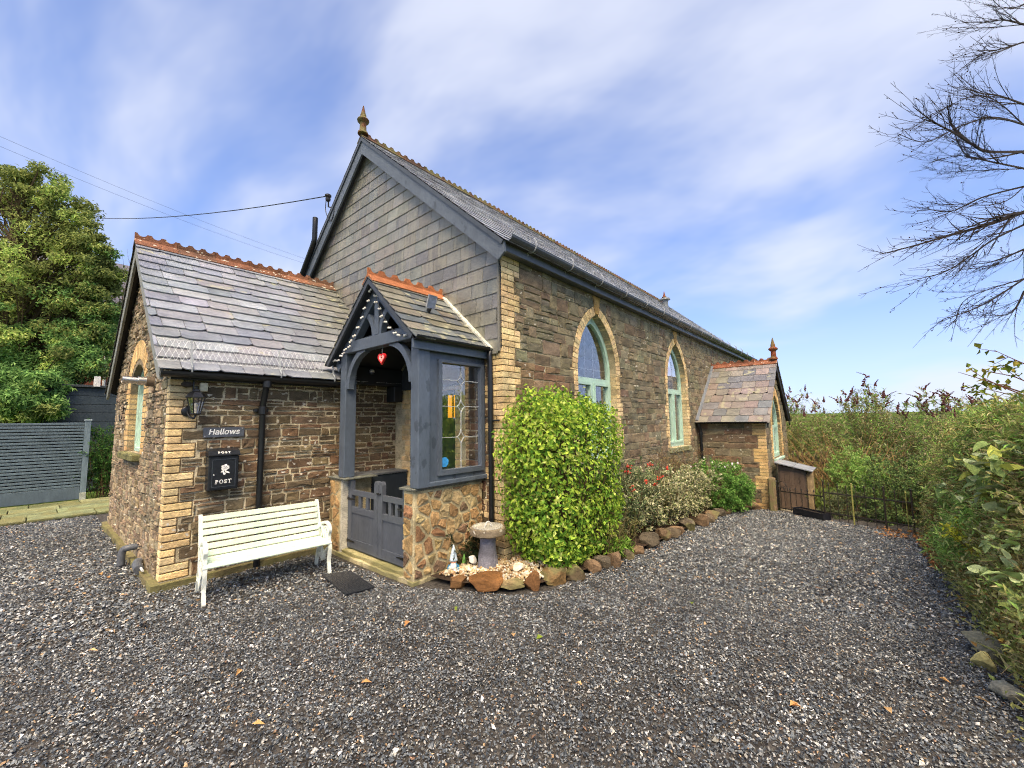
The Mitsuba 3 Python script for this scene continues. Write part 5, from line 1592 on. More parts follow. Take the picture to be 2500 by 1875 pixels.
def foliage(key, P, D, N, L, W_, pal, rng, w=None, own=0, fold=0.25, curl=0.15, part='foliage', var=0.25, cols=None, shape=None):
    n = len(P)
    c = leafcols(pal, n, rng, var, w) if cols is None else np.repeat(cols, 5, 0)
    V, F = leaves(P, D, N, np.broadcast_to(L, n).astype(float), np.broadcast_to(W_, n).astype(float), fold, curl)
    F1 = None
    V5, c5 = V.reshape(n, 5, 3), c.reshape(n, 5, 3)
    F1 = np.array([[0, 4, 1], [1, 4, 2], [2, 4, 3], [3, 4, 0]])
    if own and shape == 'heart':
        V5, F1, c5 = heart_leaves(P, D, N, L, W_, n, c5[:, 0], rng)
    if own:
        order = np.argsort(-(np.broadcast_to(L, n) / np.linalg.norm(P - CAM, axis=1)), kind='stable')
        first, rest = order[:own], order[own:]
        for i in first:
            add(key + '__leaf', (V5[i], F1), 'leaf', cols=c5[i])
    else:
        rest = np.arange(n)
    if len(rest):
        m = len(rest)
        k = add(key + '__' + part, (V5[rest].reshape(-1, 3), (F1[None] + (np.arange(m) * 5)[:, None, None]).reshape(-1, 3)), 'leaf', cols=c5[rest].reshape(-1, 3))
        if own:
            labels[k] = {'kind': 'stuff'}


BU = thing('leafy_bush', 'dense bright yellow-green clipped bush against the yellow brick corner', 'bush')
cb, hb = np.array([0.60, -0.46, 0.95]), np.array([0.88, 0.45, 0.99])


def bush_surface(n, rng):
    d = unit(rng, n)
    q = np.sign(d) * np.abs(d) ** 0.79
    q /= np.maximum(np.abs(q).max(1, keepdims=True), 1e-6) ** 0.34
    bump = 1 + 0.32 * (meshkit.fbm(d * 2.2 + 4, 3, 6) - 0.5)[:, None]
    sc = np.interp(q[:, 2:3], [-1, -0.5, 0.3, 1], [0.80, 0.9, 1.06, 0.94])
    return cb + q * hb * bump * np.concatenate([sc, np.ones_like(sc), np.ones_like(sc)], 1), d


n = 14000
P, d = bush_surface(n, rg)
ins = rg.beta(3.2, 1.1, n)
P = cb + (P - cb) * (0.5 + 0.53 * ins)[:, None]
shoot = rg.random(n) < 0.06
P[shoot] += d[shoot] * rg.uniform(0.02, 0.09, (shoot.sum(), 1)) + [0, 0, 0.02]
keep = (P[:, 2] > 0.09) & (P[:, 1] < 0.0) & ~((P[:, 0] < 0.15) & (P[:, 1] > -0.03))
P, d, ins = P[keep], d[keep], ins[keep]
n = len(P)
up = d * [1, 1, 0.4] + unit(rg, n) * 0.75 + [0, 0, 0.25]
up /= np.linalg.norm(up, axis=1, keepdims=True)
D = np.cross(up, unit(rg, n)) + [0, 0, -0.15] + d * 0.25
hgt = np.clip((P[:, 2] - 0.2) / 1.5, 0, 1)
pal = np.array([lin(*q) for q in [(170, 192, 78), (146, 176, 68), (116, 154, 60), (78, 116, 46), (196, 208, 116), (100, 140, 54)]])
ci = np.array([rg.choice(6, p=[.22 + .1 * h, .24, .2 - .05 * h, .12 - .05 * h, .08 + .0 * h, .14]) for h in hgt])
cc = np.clip(pal[ci] * rg.uniform(0.7, 1.35, (n, 1)) * (0.85 + 0.4 * meshkit.fbm(P * 3.5, 2, 12))[:, None], 0, 1)
foliage(BU, P, D, up, rg.uniform(0.034, 0.074, n), rg.uniform(0.024, 0.043, n), None, rg, own=300, cols=cc, fold=0.16, curl=0.22)
st = []
for k in range(60):
    a = np.array([rg.uniform(0.2, 0.9), rg.uniform(-0.65, -0.25), 0.0])
    q, _ = bush_surface(1, rg)
    e = cb + (q[0] - cb) * 0.92
    m_ = (a + e) / 2 + rg.normal(0, 0.08, 3) - [0, 0, 0.1]
    c_ = curve([a, m_, e], 4)
    st.append((c_[:-1], c_[1:]))
P0, P1 = np.vstack([s_[0] for s_ in st]), np.vstack([s_[1] for s_ in st])
add(BU + '__stems', sticks(P0, P1, np.full(len(P0), 0.008), np.full(len(P0), 0.007), 4), 'mineral', lin(86, 68, 50))


def spray(key, bases, tips, nper, L, W_, pal, rng, w=None, stem_r=0.006, stem_col=(92, 74, 50), bow=0.15, twigs=2, own=0, tlen=0.25, part='foliage', fold=0.2, curl=0.2, lo=0.25, droop=0.0, var=0.3, jitter=0.3, stems=True, shape=None):
    """plant made of bowed stems with side twigs that carry leaves"""
    S0, S1, R0, R1, LP, LD = [], [], [], [], [], []
    for a, e in zip(bases, tips):
        a, e = np.asarray(a, float), np.asarray(e, float)
        l_ = np.linalg.norm(e - a)
        m_ = (a + e) / 2 + rng.normal(0, bow * l_ * 0.5, 3) + [0, 0, bow * l_ * 0.5]
        c_ = curve([a, m_, e], 5)
        t_ = np.linspace(0, 1, len(c_))
        S0 += list(c_[:-1]); S1 += list(c_[1:])
        r_ = stem_r * (1 - 0.7 * t_)
        R0 += list(r_[:-1]); R1 += list(r_[1:])
        for _ in range(twigs):
            t = rng.uniform(lo, 1.0)
            i = min(int(t * (len(c_) - 1)), len(c_) - 2)
            o = c_[i]
            dr_ = (c_[i + 1] - c_[i]) / (np.linalg.norm(c_[i + 1] - c_[i]) + 1e-9) + rng.normal(0, 0.6, 3) - [0, 0, droop]
            q = o + dr_ / np.linalg.norm(dr_) * tlen * rng.uniform(0.5, 1.2)
            S0.append(o); S1.append(q); R0.append(stem_r * 0.4); R1.append(stem_r * 0.2)
            k = max(1, int(nper * rng.uniform(0.7, 1.3)))
            s = rng.uniform(0.15, 1.03, k)[:, None]
            LP.append(o + (q - o) * s)
            LD.append((dr_ / np.linalg.norm(dr_))[None] * 0.55 + unit(rng, k) * (0.5 + jitter) - [0, 0, droop * 0.5])
    LP, LD = np.vstack(LP), np.vstack(LD)
    n = len(LP)
    N = unit(rng, n) * 0.6 + [0, 0, 0.9]
    foliage(key, LP, LD, N, np.asarray(L) * rng.uniform(0.7, 1.25, n), np.asarray(W_) * rng.uniform(0.7, 1.25, n), pal, rng, w, own=own, part=part, fold=fold, curl=curl, var=var, shape=shape)
    if stems:
        add(key + '__stems', sticks(S0, S1, R0, R1, 4), 'mineral', lin(*stem_col), kind='stuff')
    return LP


def rnd(rng, n, x, y, z):
    return np.stack([rng.uniform(*x, n), rng.uniform(*y, n), rng.uniform(*z, n)], -1)


def on_ground(rng, n, x, y):
    a = rnd(rng, n, x, y, (0, 0))
    a[:, 2] = g_z(a[:, 0])
    return a


V1 = thing('variegated_shrub', 'cream and green variegated shrub in the bed beyond the leafy bush', 'shrub')
A = on_ground(rg, 130, (2.2, 5.4), (-0.72, -0.2))
spray(V1, A, A + rnd(rg, 130, (-0.4, 0.5), (-0.28, 0.12), (0.35, 1.0)), 20, 0.048, 0.026, [(206, 204, 164), (216, 212, 180), (150, 162, 110), (118, 134, 92), (184, 184, 142)], rg, [.28, .2, .2, .17, .15], twigs=7, tlen=0.18, stem_r=0.005)
V2 = thing('berry_shrub', 'grey-green shrub with red berries next to the leafy bush', 'shrub')
A = on_ground(rg, 110, (1.35, 3.0), (-0.66, -0.12))
T_ = A + rnd(rg, 110, (-0.3, 0.4), (-0.25, 0.1), (0.5, 1.15))
LPb = spray(V2, A, T_, 18, 0.038, 0.018, [(132, 150, 110), (104, 128, 86), (176, 182, 144), (88, 108, 72), (206, 204, 164)], rg, [.3, .25, .2, .15, .1], twigs=8, tlen=0.17, stem_r=0.005)
kk = np.argsort(LPb[:, 1] - 0.5 * rg.random(len(LPb)))[:240:22]
bm = [ball(LPb[i] + rg.normal(0, 0.02, 3), 0.011, 0) for i in kk for _ in range(9)]
add(V2 + '__berries', join(bm), 'gloss', lin(206, 62, 44), kind='stuff')
V3 = thing('dry_shrub', 'thin brownish shrub under the sill of the second arched window', 'shrub')
A = on_ground(rg, 60, (3.8, 6.6), (-0.4, -0.05))
spray(V3, A, A + rnd(rg, 60, (-0.3, 0.3), (-0.2, 0.1), (0.8, 1.35)), 7, 0.03, 0.013, [(150, 130, 92), (132, 136, 92), (168, 142, 102), (122, 114, 78)], rg, twigs=7, tlen=0.2, stem_r=0.005, stem_col=(110, 88, 66))
HB = thing('hebe_bush', 'rounded green bush with small white flowers before the far entrance', 'bush')
A = on_ground(rg, 110, (5.9, 6.7), (-0.95, -0.25))
T_ = np.array([6.3, -0.68, 0.14]) + unit(rg, 110) * [0.78, 0.62, 0.56]
T_[:, 2] = np.maximum(T_[:, 2], -0.22)
LPh = spray(HB, A, T_, 20, 0.06, 0.016, [(112, 158, 76), (132, 178, 90), (92, 136, 68), (156, 194, 110)], rg, twigs=9, tlen=0.17, lo=0.6, stem_r=0.008)
kk = np.argsort(-LPh[:, 2] - 0.5 * rg.random(len(LPh)))[:260:14]
add(HB + '__flowers', join([ball(LPh[i] + [0, 0, 0.03], 0.018, 1, (1, 1, 1.7)) for i in kk]), 'gloss', lin(226, 214, 222), kind='stuff')
TU = thing('green_tuft', 'low tuft of bright green leaves on the bed edge past the leafy bush', 'plant')
A = on_ground(rg, 22, (0.95, 1.35), (-0.93, -0.7))
spray(TU, A, A + rnd(rg, 22, (-0.12, 0.1), (-0.1, 0.06), (0.06, 0.2)), 9, 0.07, 0.018, [(120, 160, 60), (96, 136, 52), (140, 176, 84)], rg, twigs=3, tlen=0.08)
LG = thing('straggly_plant', 'straggly olive plant with long thin stems between the leafy bush and the edging stones', 'plant')
A = on_ground(rg, 60, (0.85, 1.7), (-0.86, -0.4))
spray(LG, A, A + rnd(rg, 60, (-0.25, 0.2), (-0.1, 0.1), (0.15, 0.6)), 8, 0.05, 0.009, [(126, 128, 78), (104, 112, 62), (148, 142, 96)], rg, twigs=5, tlen=0.15, stem_col=(130, 116, 84))
CV = thing('cotoneaster', 'small dark green sprawling shrub against the porch stone wall behind the gnomes', 'shrub')
A = rnd(rg, 30, (-0.45, -0.1), (0.12, 0.26), (0.02, 0.05))
spray(CV, A, A + rnd(rg, 30, (-0.2, 0.1), (-0.06, 0.06), (0.1, 0.42)), 16, 0.022, 0.012, [(50, 64, 40), (40, 54, 36), (66, 78, 48)], rg, twigs=6, tlen=0.1, stem_r=0.004)

# ------------------------------------------------------------------ beyond the drive: bin store, iron railing, trough
rg = np.random.default_rng(81)
BS = thing('bin_store', 'brown wooden store with a sloping slate lid beside the far entrance', 'store')
bx0, bx1, by0, by1 = 7.55, 8.25, -2.14, -1.62
zb = -0.47
add(BS + '__side', plate(Polygon([(-by1, zb), (-by0, zb), (-by0, 0.42), (-by1, 0.54)]), frame((bx0 + 0.05, 0, 0), -Y, Z, -X), -0.6, 0.0), 'paint', lin(90, 78, 66), 1)
for k in range(5):
    w = (by1 - by0 - 0.06) / 5
    add(BS + '__board', plate(sbox(-by1 + 0.03 + k * w + 0.003, zb + 0.04, -by1 + 0.03 + (k + 1) * w - 0.003, 0.40 + 0.0 * k), frame((bx0 + 0.05, 0, 0), -Y, Z, -X), 0.001, 0.018), 'paint', lin(100, 84, 70) * rg.uniform(0.85, 1.1), 1)
add(BS + '__stone_jamb', cbox(bx0 + 0.02, bx0 + 0.5, by0 - 0.10, by0 - 0.002, zb, 0.38, 0.02), 'mineral', lin(150, 130, 98))
for k in range(2):
    for j in range(2):
        y_ = by1 + 0.05 - j * 0.36
        x_ = bx0 - 0.07 + k * 0.44
        P4 = Polygon([(x_, y_), (x_ + 0.435, y_), (x_ + 0.435, y_ - 0.355), (x_, y_ - 0.355)])
        th = math.atan2(-0.12, 0.52)
        add(BS + '__lid_slate', plate(sbox(x_, 0, x_ + 0.435, 0.355), frame((0, y_, 0.60 + (y_ - by1) * 0.23 + 0.002 * j), X, np.array([0, -math.cos(0.23), -math.sin(0.23)]), np.array([0, -math.sin(0.23), math.cos(0.23)])), -0.02, 0.0), 'slate_bsdf', lin(138, 142, 148), 0)
add(BS + '__plinth', cbox(bx0 - 0.02, bx0 + 0.62, by0 - 0.12, by1, zb - 0.1, zb + 0.035, 0.01), 'mineral', lin(150, 142, 120))
single('stone_pier', cbox(7.03, 7.24, -1.62, -1.485, -0.5, 0.30, 0.03), 'mineral', lin(128, 108, 84), 'short stone gate pier at the corner of the far entrance', 'pier', flag=2)

RW = thing('iron_railing', 'rusty wrought iron railing with spiked bars across the end of the drive', 'railing')
ra = np.array([7.20, -1.62, -0.43])
gte = np.array([6.62, -2.50, -0.38])
rb = np.array([6.02, -3.72, -0.35])
GTE = thing('iron_gate', 'low black wrought iron garden gate with a hoop beside the store', 'gate')
IRN, LIC = lin(52, 48, 44), lin(150, 148, 84)


def bars(key, a, b, n, z0, z1, tips=True, hoop=False, lich=0.25, part='bar'):
    for k in range(n):
        t = (k + 0.5) / n
        p = a * (1 - t) + b * t
        hh = z1 * rg.uniform(0.97, 1.03)
        c = LIC if rg.random() < lich else IRN
        add(key + '__' + part, join([tube([p + Z * z0, p + Z * hh], 0.0065, 6), lathe([(0.009, 0), (0.016, 0.02), (0.0, 0.07)], p + Z * hh, 6)]), 'paint', c, 1)


bars(RW, gte + (rb - gte) * 0.02, rb, 9, 0.0, 0.66, lich=0.2)
for z in (0.14, 0.52):
    add(RW + '__rail', bar(gte + Z * z, rb + Z * z, 0.01, 0.025), 'paint', IRN)
for t in (0.0, 0.36, 0.72, 1.0):
    p = gte * (1 - t) + rb * t
    add(RW + '__post', join([tube([p - Z * 0.1, p + Z * 0.72], 0.012, 8), ball(p + Z * 0.735, 0.018, 1)]), 'paint', LIC if t in (0.36,) else IRN, 1)
bars(GTE, ra, gte, 8, 0.05, 0.5, lich=0.0)
for z in (0.08, 0.44):
    add(GTE + '__rail', bar(ra + Z * z, gte + Z * z, 0.01, 0.025), 'paint', IRN)
c_ = ra * 0.86 + gte * 0.14
e_ = (gte - ra) / np.linalg.norm(gte - ra)
for r_ in (0.13, 0.05):
    add(GTE + '__hoop', tube([c_ + e_ * r_ * math.cos(t) + Z * (0.46 + r_ * 1.5 * math.sin(t)) for t in np.linspace(0, np.pi, 12)], 0.008, 5), 'paint', IRN)
add(GTE + '__post', join([tube([ra - Z * 0.1, ra + Z * 0.62], 0.018, 8), ball(ra + Z * 0.64, 0.026, 1)]), 'paint', IRN)
tv_ = np.array([-0.59, -0.81, 0])
tv_ /= np.linalg.norm(tv_)
to = np.array([6.93, -2.0, -0.40])
nv_ = np.array([-tv_[1], tv_[0], 0]) * -1
TR = thing('planter_trough', 'long black plastic planter trough lying at the foot of the iron gate', 'planter')
pf = Polygon([(-0.09, 0), (0.09, 0), (0.11, 0.15), (0.095, 0.15), (0.078, 0.02), (-0.078, 0.02), (-0.095, 0.15), (-0.11, 0.15)])
add(TR + '__body', plate(pf, frame(to, np.cross(Z, tv_), Z, tv_), 0, 0.66), 'gloss', lin(30, 32, 40))
add(TR + '__soil', plate(sbox(-0.09, 0.10, 0.09, 0.12), frame(to, np.cross(Z, tv_), Z, tv_), 0.01, 0.65), 'mineral', lin(52, 44, 36))
for e in (0, 0.648):
    add(TR + '__end', plate(Polygon([(-0.09, 0), (0.09, 0), (0.11, 0.15), (-0.11, 0.15)]), frame(to + tv_ * e, np.cross(Z, tv_), Z, tv_), -0.001, 0.013), 'gloss', lin(30, 32, 40))
add('garden_path', sheet(np.linspace(7.25, 14, 14), np.linspace(-2.55, -1.7, 4), lambda a, b: g_z(a) - 0.02 - 0.004 * (b + 2)), 'mineral', lin(138, 134, 128), kind='structure')

# ------------------------------------------------------------------ fallen leaves
rg = np.random.default_rng(91)
LVS = [(-3.03, 3.19), (-2.99, 3.0), (-3.27, 1.12), (-0.77, -2.82), (-0.74, -2.87), (-0.5, -3.25), (-1.12, -0.42), (-1.1, -1.29), (-0.02, -3.61), (-2.76, -0.63), (-2.2, -0.76), (-1.18, -1.14), (-2.63, -0.01), (-2.62, 3.0), (-3.6, 5.95), (0.21, -1.99), (-1.53, -0.32), (-1.35, -1.83), (0.1, -3.48)]
WHERE = ['farther of two near the waste pipe left of the annexe', 'nearer of two by the waste pipe left of the annexe', 'at the far left of the front gravel', 'left one of a touching pair in front right', 'right one of a touching pair in front right', 'alone near the bottom right corner', 'just in front of the bird bath stones', 'in the middle of the drive in front of the bush', 'near the hedge at the right edge', 'in the gravel at lower left of centre', 'in the gravel at bottom centre left', 'below the door mat well out on the gravel', 'in front of the bench a stride away', 'close to the annexe plinth on the left', 'beside the paved path at far left', 'halfway along the drive towards the hedge', 'just right of the porch step out on the gravel', 'at the bottom centre of the gravel', 'by the hedge foot, second from the near end']
for i, (x, y) in enumerate(LVS):
    a = rg.uniform(0, 6.28)
    gcol = i in (6, 7, 15)
    V, F = leaves(np.array([[x, y, g_z(x) + 0.016]]), np.array([[math.cos(a), math.sin(a), rg.uniform(0, 0.25)]]), np.array([[rg.normal(0, 0.25), rg.normal(0, 0.25), 1.0]]), np.array([rg.uniform(0.045, 0.075)]), np.array([rg.uniform(0.026, 0.04)]), 0.3, 0.2)
    single('fallen_leaf', (V, F), 'leaf', lin(150, 170, 70) if gcol else lin(*[(222, 176, 118), (212, 158, 104), (228, 190, 138)][i % 3]), ('yellow-green fallen leaf ' if gcol else 'dry orange-brown fallen leaf ') + WHERE[i], 'leaf', group='leaves fallen on the drive')

# ------------------------------------------------------------------ hedge bank along the right of the drive
rg = np.random.default_rng(101)
hx_ = np.linspace(-1.5, 6.8, 34)
hy_ = np.array([-3.9, -4.1, -4.4, -4.8, -5.4, -6.5, -9])
hz_ = np.array([-0.03, 0.10, 0.5, 0.95, 1.1, 1.0, 0.6])
add('hedge_bank', sheet(hx_, hy_[::-1], lambda a, b: g_z(a) + np.interp(b, hy_[::-1], hz_[::-1]) + 0.12 * (meshkit.fbm(np.stack([a * 2, b * 2, a * 0], -1), 3, 7) - 0.5)), 'mineral', lin(62, 52, 34), kind='structure')


def bank(rng, n, x, t):
    """points on the hedge's front face: t = height up the face"""
    a = rng.uniform(*x, n)
    h = rng.uniform(*t, n)
    y = np.interp(h, [0, 0.4, 1.0, 2.0], [-3.88, -4.0, -4.18, -4.48])
    return np.stack([a, y, g_z(a) + h], -1)


OLIVE = [(178, 180, 112), (158, 168, 98), (194, 186, 126), (140, 154, 90), (198, 190, 140)]
FRESH = [(162, 196, 104), (142, 182, 92), (180, 206, 122), (126, 164, 86), (192, 212, 136)]
# tangle of dry stems
n = 3600
A = bank(rg, n, (-0.5, 6.2), (0.05, 1.5)) + rg.normal(0, 0.08, (n, 3)) * [1, 1, 0.6]
A[:, 1] = np.minimum(A[:, 1] - 0.12, -3.95)
dvec = np.stack([rg.normal(-0.25, 0.5, n), rg.normal(0.15, 0.25, n), rg.normal(0.35, 0.5, n)], -1)
dvec /= np.linalg.norm(dvec, axis=1, keepdims=True)
Ls = rg.uniform(0.12, 0.45, n)
m_ = A + dvec * (Ls / 2)[:, None] + rg.normal(0, 0.04, (n, 3))
e_ = A + dvec * Ls[:, None] + [0, 0, -0.02]
r_ = rg.lognormal(np.log(0.0018), 0.4, n)
pal = np.array([lin(*q) for q in [(178, 150, 106), (156, 126, 86), (138, 112, 80), (194, 168, 124), (118, 104, 74)]])[rg.choice(5, n)]
c6 = np.repeat(pal * rg.uniform(0.7, 1.2, (n, 1)), 6, 0)
a1, a2 = sticks(A, m_, r_, r_, 4), sticks(m_, e_, r_, r_ * 0.6, 4)
add('dry_stems', join([a1, a2]), 'mineral', cols=np.vstack([c6, c6]), kind='stuff')
# low leaves, dead leaves and grass at the foot
n = 15000
A = bank(rg, n, (-0.6, 6.2), (0.0, 1.3)) + rg.normal(0, 0.08, (n, 3))
A[:, 2] = np.maximum(A[:, 2], g_z(A[:, 0]) + 0.01)
V, F = leaves(A, unit(rg, n) + [0, 0.3, 0.2], unit(rg, n) + [0, 0.5, 0.9], rg.uniform(0.02, 0.055, n), rg.uniform(0.012, 0.03, n))
add('undergrowth', (V, F), 'leaf', cols=leafcols(OLIVE + [(150, 118, 70), (176, 150, 78), (120, 92, 56)], n, rg, 0.3, [.22, .18, .14, .14, .1, .1, .05, .07]), kind='stuff')
n = 1300
A = bank(rg, n, (-0.6, 6.3), (0.0, 0.25)) + rg.normal(0, 0.04, (n, 3))
A[:, 2] = g_z(A[:, 0]) + rg.uniform(0, 0.12, n)
V, F = leaves(A, np.stack([rg.normal(0, 0.5, n), rg.normal(0.35, 0.4, n), rg.uniform(0.2, 1, n)], -1), unit(rg, n), rg.uniform(0.06, 0.18, n), rg.uniform(0.003, 0.006, n), 0.1, 0.35)
add('long_grass', (V, F), 'leaf', cols=leafcols([(180, 180, 112), (156, 164, 96), (198, 188, 132), (138, 148, 88)], n, rg), kind='stuff')
n = 420
A = np.stack([rg.uniform(3.4, 6.4, n), rg.uniform(-3.9, -3.25, n), np.zeros(n)], -1)
A[:, 1] = np.where(A[:, 0] < 5.4, rg.uniform(-3.95, -3.72, n), A[:, 1])
A[:, 2] = g_z(A[:, 0]) + 0.02
V, F = leaves(A, unit(rg, n) * [1, 1, 0.2], unit(rg, n) * 0.4 + [0, 0, 1], rg.uniform(0.04, 0.08, n), rg.uniform(0.025, 0.045, n))
add('leaf_litter', (V, F), 'leaf', cols=leafcols([(204, 142, 88), (176, 120, 76), (214, 164, 110), (142, 108, 74)], n, rg), kind='stuff')


def face_shrub(name, label, x, t, n, nper, L, W_, pal, cat='shrub', reach=(0.25, 0.5), twigs=6, tlen=0.2, own=0, w=None, stem_col=(112, 92, 62), out=0.15, lo=0.3, **kw):
    k = thing(name, label, cat)
    E = bank(rg, n, x, t) + rg.normal(0, 0.06, (n, 3)) + [0, out * 0.5, 0]
    B = E + np.stack([rg.uniform(-0.3, 0.3, n), -rg.uniform(*reach, n), -rg.uniform(0.3, 0.7, n)], -1)
    spray(k, B, E, nper, L, W_, pal, rg, w, twigs=twigs, tlen=tlen, own=own, stem_col=stem_col, lo=lo, **kw)
    return k


face_shrub('narrow_leaved_shrub', 'green narrow-leaved shrub topping the near end of the hedge', (0.8, 3.0), (1.25, 1.95), 110, 15, 0.085, 0.016, FRESH[:3] + OLIVE)
face_shrub('narrow_leaved_shrub', 'green narrow-leaved shrub in the middle of the hedge top', (3.0, 4.8), (1.1, 1.9), 110, 15, 0.085, 0.016, FRESH + OLIVE[:3])
face_shrub('narrow_leaved_shrub', 'narrow-leaved shrub at the far end of the hedge by the railing', (4.8, 6.3), (0.8, 1.75), 95, 14, 0.08, 0.016, OLIVE + FRESH[:2])
face_shrub('narrow_leaved_shrub', 'bright green narrow-leaved shoots low in the hedge face', (2.3, 4.2), (0.25, 0.85), 80, 15, 0.085, 0.016, FRESH, stem_col=(110, 120, 60))
face_shrub('yellow_sapling', 'small yellow-leaved sapling low in the hedge', (2.0, 2.8), (0.45, 0.75), 12, 10, 0.05, 0.024, [(206, 206, 66), (188, 194, 62), (214, 210, 96)])
face_shrub('broad_leaved_plant', 'plant with large heart-shaped grey-green leaves at the top of the hedge', (0.4, 2.7), (0.98, 1.36), 9, 3, 0.098, 0.08, [(156, 178, 120), (176, 190, 146), (140, 162, 98), (176, 184, 96)], cat='plant', own=290, shape='heart', twigs=5, tlen=0.15, fold=0.12, curl=0.35, out=0.68, lo=0.6, stem_col=(120, 92, 70))
face_shrub('broad_leaved_plant', 'plant with broad pale green leaves low on the near end of the hedge', (0.0, 1.4), (0.62, 0.9), 6, 3, 0.08, 0.066, [(164, 184, 122), (182, 196, 142), (144, 166, 100)], cat='plant', own=290, shape='heart', twigs=4, tlen=0.13, fold=0.12, curl=0.3, out=0.5, lo=0.6, stem_col=(120, 110, 70))
face_shrub('olive_shrub', 'olive-green twiggy shrub filling the near face of the hedge', (-0.2, 2.6), (0.35, 1.8), 130, 14, 0.05, 0.024, OLIVE + FRESH[:1], reach=(0.2, 0.4))
face_shrub('olive_shrub', 'olive-brown twiggy shrub filling the far face of the hedge', (2.6, 6.2), (0.3, 1.6), 150, 13, 0.046, 0.022, OLIVE + [(136, 110, 66)], reach=(0.2, 0.4))
k = thing('overhanging_twigs', 'sparse leafy twigs reaching up above the hedge top', 'twigs')
B = np.array([[2.0, -4.4, 1.75], [2.2, -4.4, 1.75], [2.5, -4.4, 1.7], [1.9, -4.4, 1.8], [2.4, -4.45, 1.7], [1.7, -4.45, 1.9]])
E = np.array([[3.4, -4.1, 2.12], [3.0, -4.15, 2.1], [3.7, -4.2, 1.98], [2.6, -4.2, 2.05], [3.3, -4.25, 1.92], [2.2, -4.2, 2.22]])
spray(k, B, E, 4, 0.075, 0.045, [(126, 130, 56), (108, 124, 52), (150, 138, 66)], rg, twigs=4, tlen=0.16, lo=0.35, stem_r=0.008, stem_col=(112, 76, 60), bow=0.06)

# kerb stones at the foot of the hedge
for x, y, w, h, c, lab in [(0.52, -3.73, 0.16, 0.07, (196, 184, 120), 'pale yellowish stone at the near foot of the hedge'), (0.78, -3.78, 0.28, 0.12, (128, 126, 108), 'flat grey stone half hidden at the foot of the hedge'), (0.15, -3.76, 0.2, 0.05, (150, 146, 130), 'low grey stone at the near end of the drive edge')]:
    single('edge_stone', boulder((x, y, g_z(x)), w, w * 0.7, h * 1.5, rg, None, rot=0.4), 'mineral', lin(*c), lab, 'stone')

# ------------------------------------------------------------------ garden beyond the railing
rg = np.random.default_rng(111)


def mound_shrub(name, label, c, r, n, nper, L, W_, pal, twigs=7, tlen=0.22, w=None, stem_col=(104, 84, 58), lo=0.55, **kw):
    k = thing(name, label, 'shrub')
    c, r = np.asarray(c, float), np.asarray(r, float)
    E = c + unit(rg, n) * r * rg.uniform(0.72, 1.16, (n, 1))
    E[:, 2] = np.maximum(E[:, 2], g_z(E[:, 0]) + 0.05)
    B = c + rg.normal(0, 0.16, (n, 3)) * r
    B[:, 2] = g_z(B[:, 0])
    spray(k, B, E, nper, L, W_, pal, rg, w, twigs=twigs, tlen=tlen, lo=lo, stem_col=stem_col, **kw)
    return k, E


BUD = [(164, 172, 122), (142, 156, 104), (182, 180, 132), (192, 182, 142), (156, 142, 106)]
for c, r, lab in [((12.2, -1.75, 0.6), (1.3, 1.15, 1.72), 'tall buddleia with dark seed heads just right of the far entrance'), ((12.4, -3.3, 0.65), (1.3, 1.0, 1.98), 'tall buddleia with dark seed heads in the middle of the far garden'), ((10.8, -4.6, 0.6), (1.5, 1.0, 1.55), 'tall buddleia with dark seed heads behind the hedge end')]:
    k, E = mound_shrub('buddleia', lab, c, r, 210, 10, 0.11, 0.032, BUD + FRESH[:2], twigs=9, tlen=0.30, stem_r=0.006, stem_col=(150, 124, 84), lo=0.35)
    top = E[E[:, 2] > c[2] + r[2] * 0.62]
    add(k + '__seed_heads', join([ball(q + [0.05 * s_ * (j / 16) ** 2, 0.12 * s_ * (j / 16) ** 1.5, 0.011 * j] + rg.normal(0, 0.014 * (1.1 - j / 16), 3), 0.021 * (1.25 - j / 20), 0) for q in top[:46] for s_ in (rg.normal(0, 1),) for j in range(16)]), 'mineral', lin(104, 66, 66), kind='stuff')
# bare brown canes
k = thing('bare_canes', 'fan of bare brown canes behind the gate', 'canes')
B = np.stack([rg.normal(9.6, 0.25, 90), rg.normal(-2.75, 0.3, 90), np.full(90, -0.5)], -1)
E = B + np.stack([rg.normal(0.2, 0.7, 90), rg.normal(0.35, 0.85, 90), rg.uniform(0.9, 1.9, 90)], -1)
spray(k, B, E, 2, 0.07, 0.02, BUD, rg, twigs=3, tlen=0.3, stem_r=0.008, stem_col=(168, 134, 86), bow=0.08)
mound_shrub('garden_shrub', 'bright green shrub behind the iron railing', (9.0, -2.95, 0.1), (0.75, 0.6, 0.72), 110, 14, 0.07, 0.02, FRESH, tlen=0.2)
mound_shrub('garden_shrub', 'dark green shrub behind the right end of the railing', (7.6, -3.65, 0.05), (0.8, 0.6, 0.85), 110, 13, 0.055, 0.024, [(104, 130, 82), (92, 116, 74), (122, 146, 92), (138, 162, 98)], tlen=0.17)
mound_shrub('garden_shrub', 'low grey-green shrub right behind the railing bars', (7.5, -2.9, -0.35), (0.6, 0.5, 0.42), 80, 11, 0.045, 0.02, [(104, 118, 86), (88, 102, 74), (126, 134, 96)], tlen=0.14)
mound_shrub('garden_shrub', 'olive shrub at the corner of the far entrance', (11.2, -0.9, 0.3), (0.8, 0.7, 1.2), 90, 11, 0.07, 0.02, OLIVE, tlen=0.22)
mound_shrub('garden_shrub', 'tall olive shrub rising behind the railing where the hedge ends', (7.9, -4.6, 0.5), (1.1, 0.6, 1.35), 120, 12, 0.075, 0.018, OLIVE + FRESH[:2], tlen=0.24)
k = thing('strap_leaved_plant', 'clump of arching strap leaves beside the store', 'plant')
n = 90
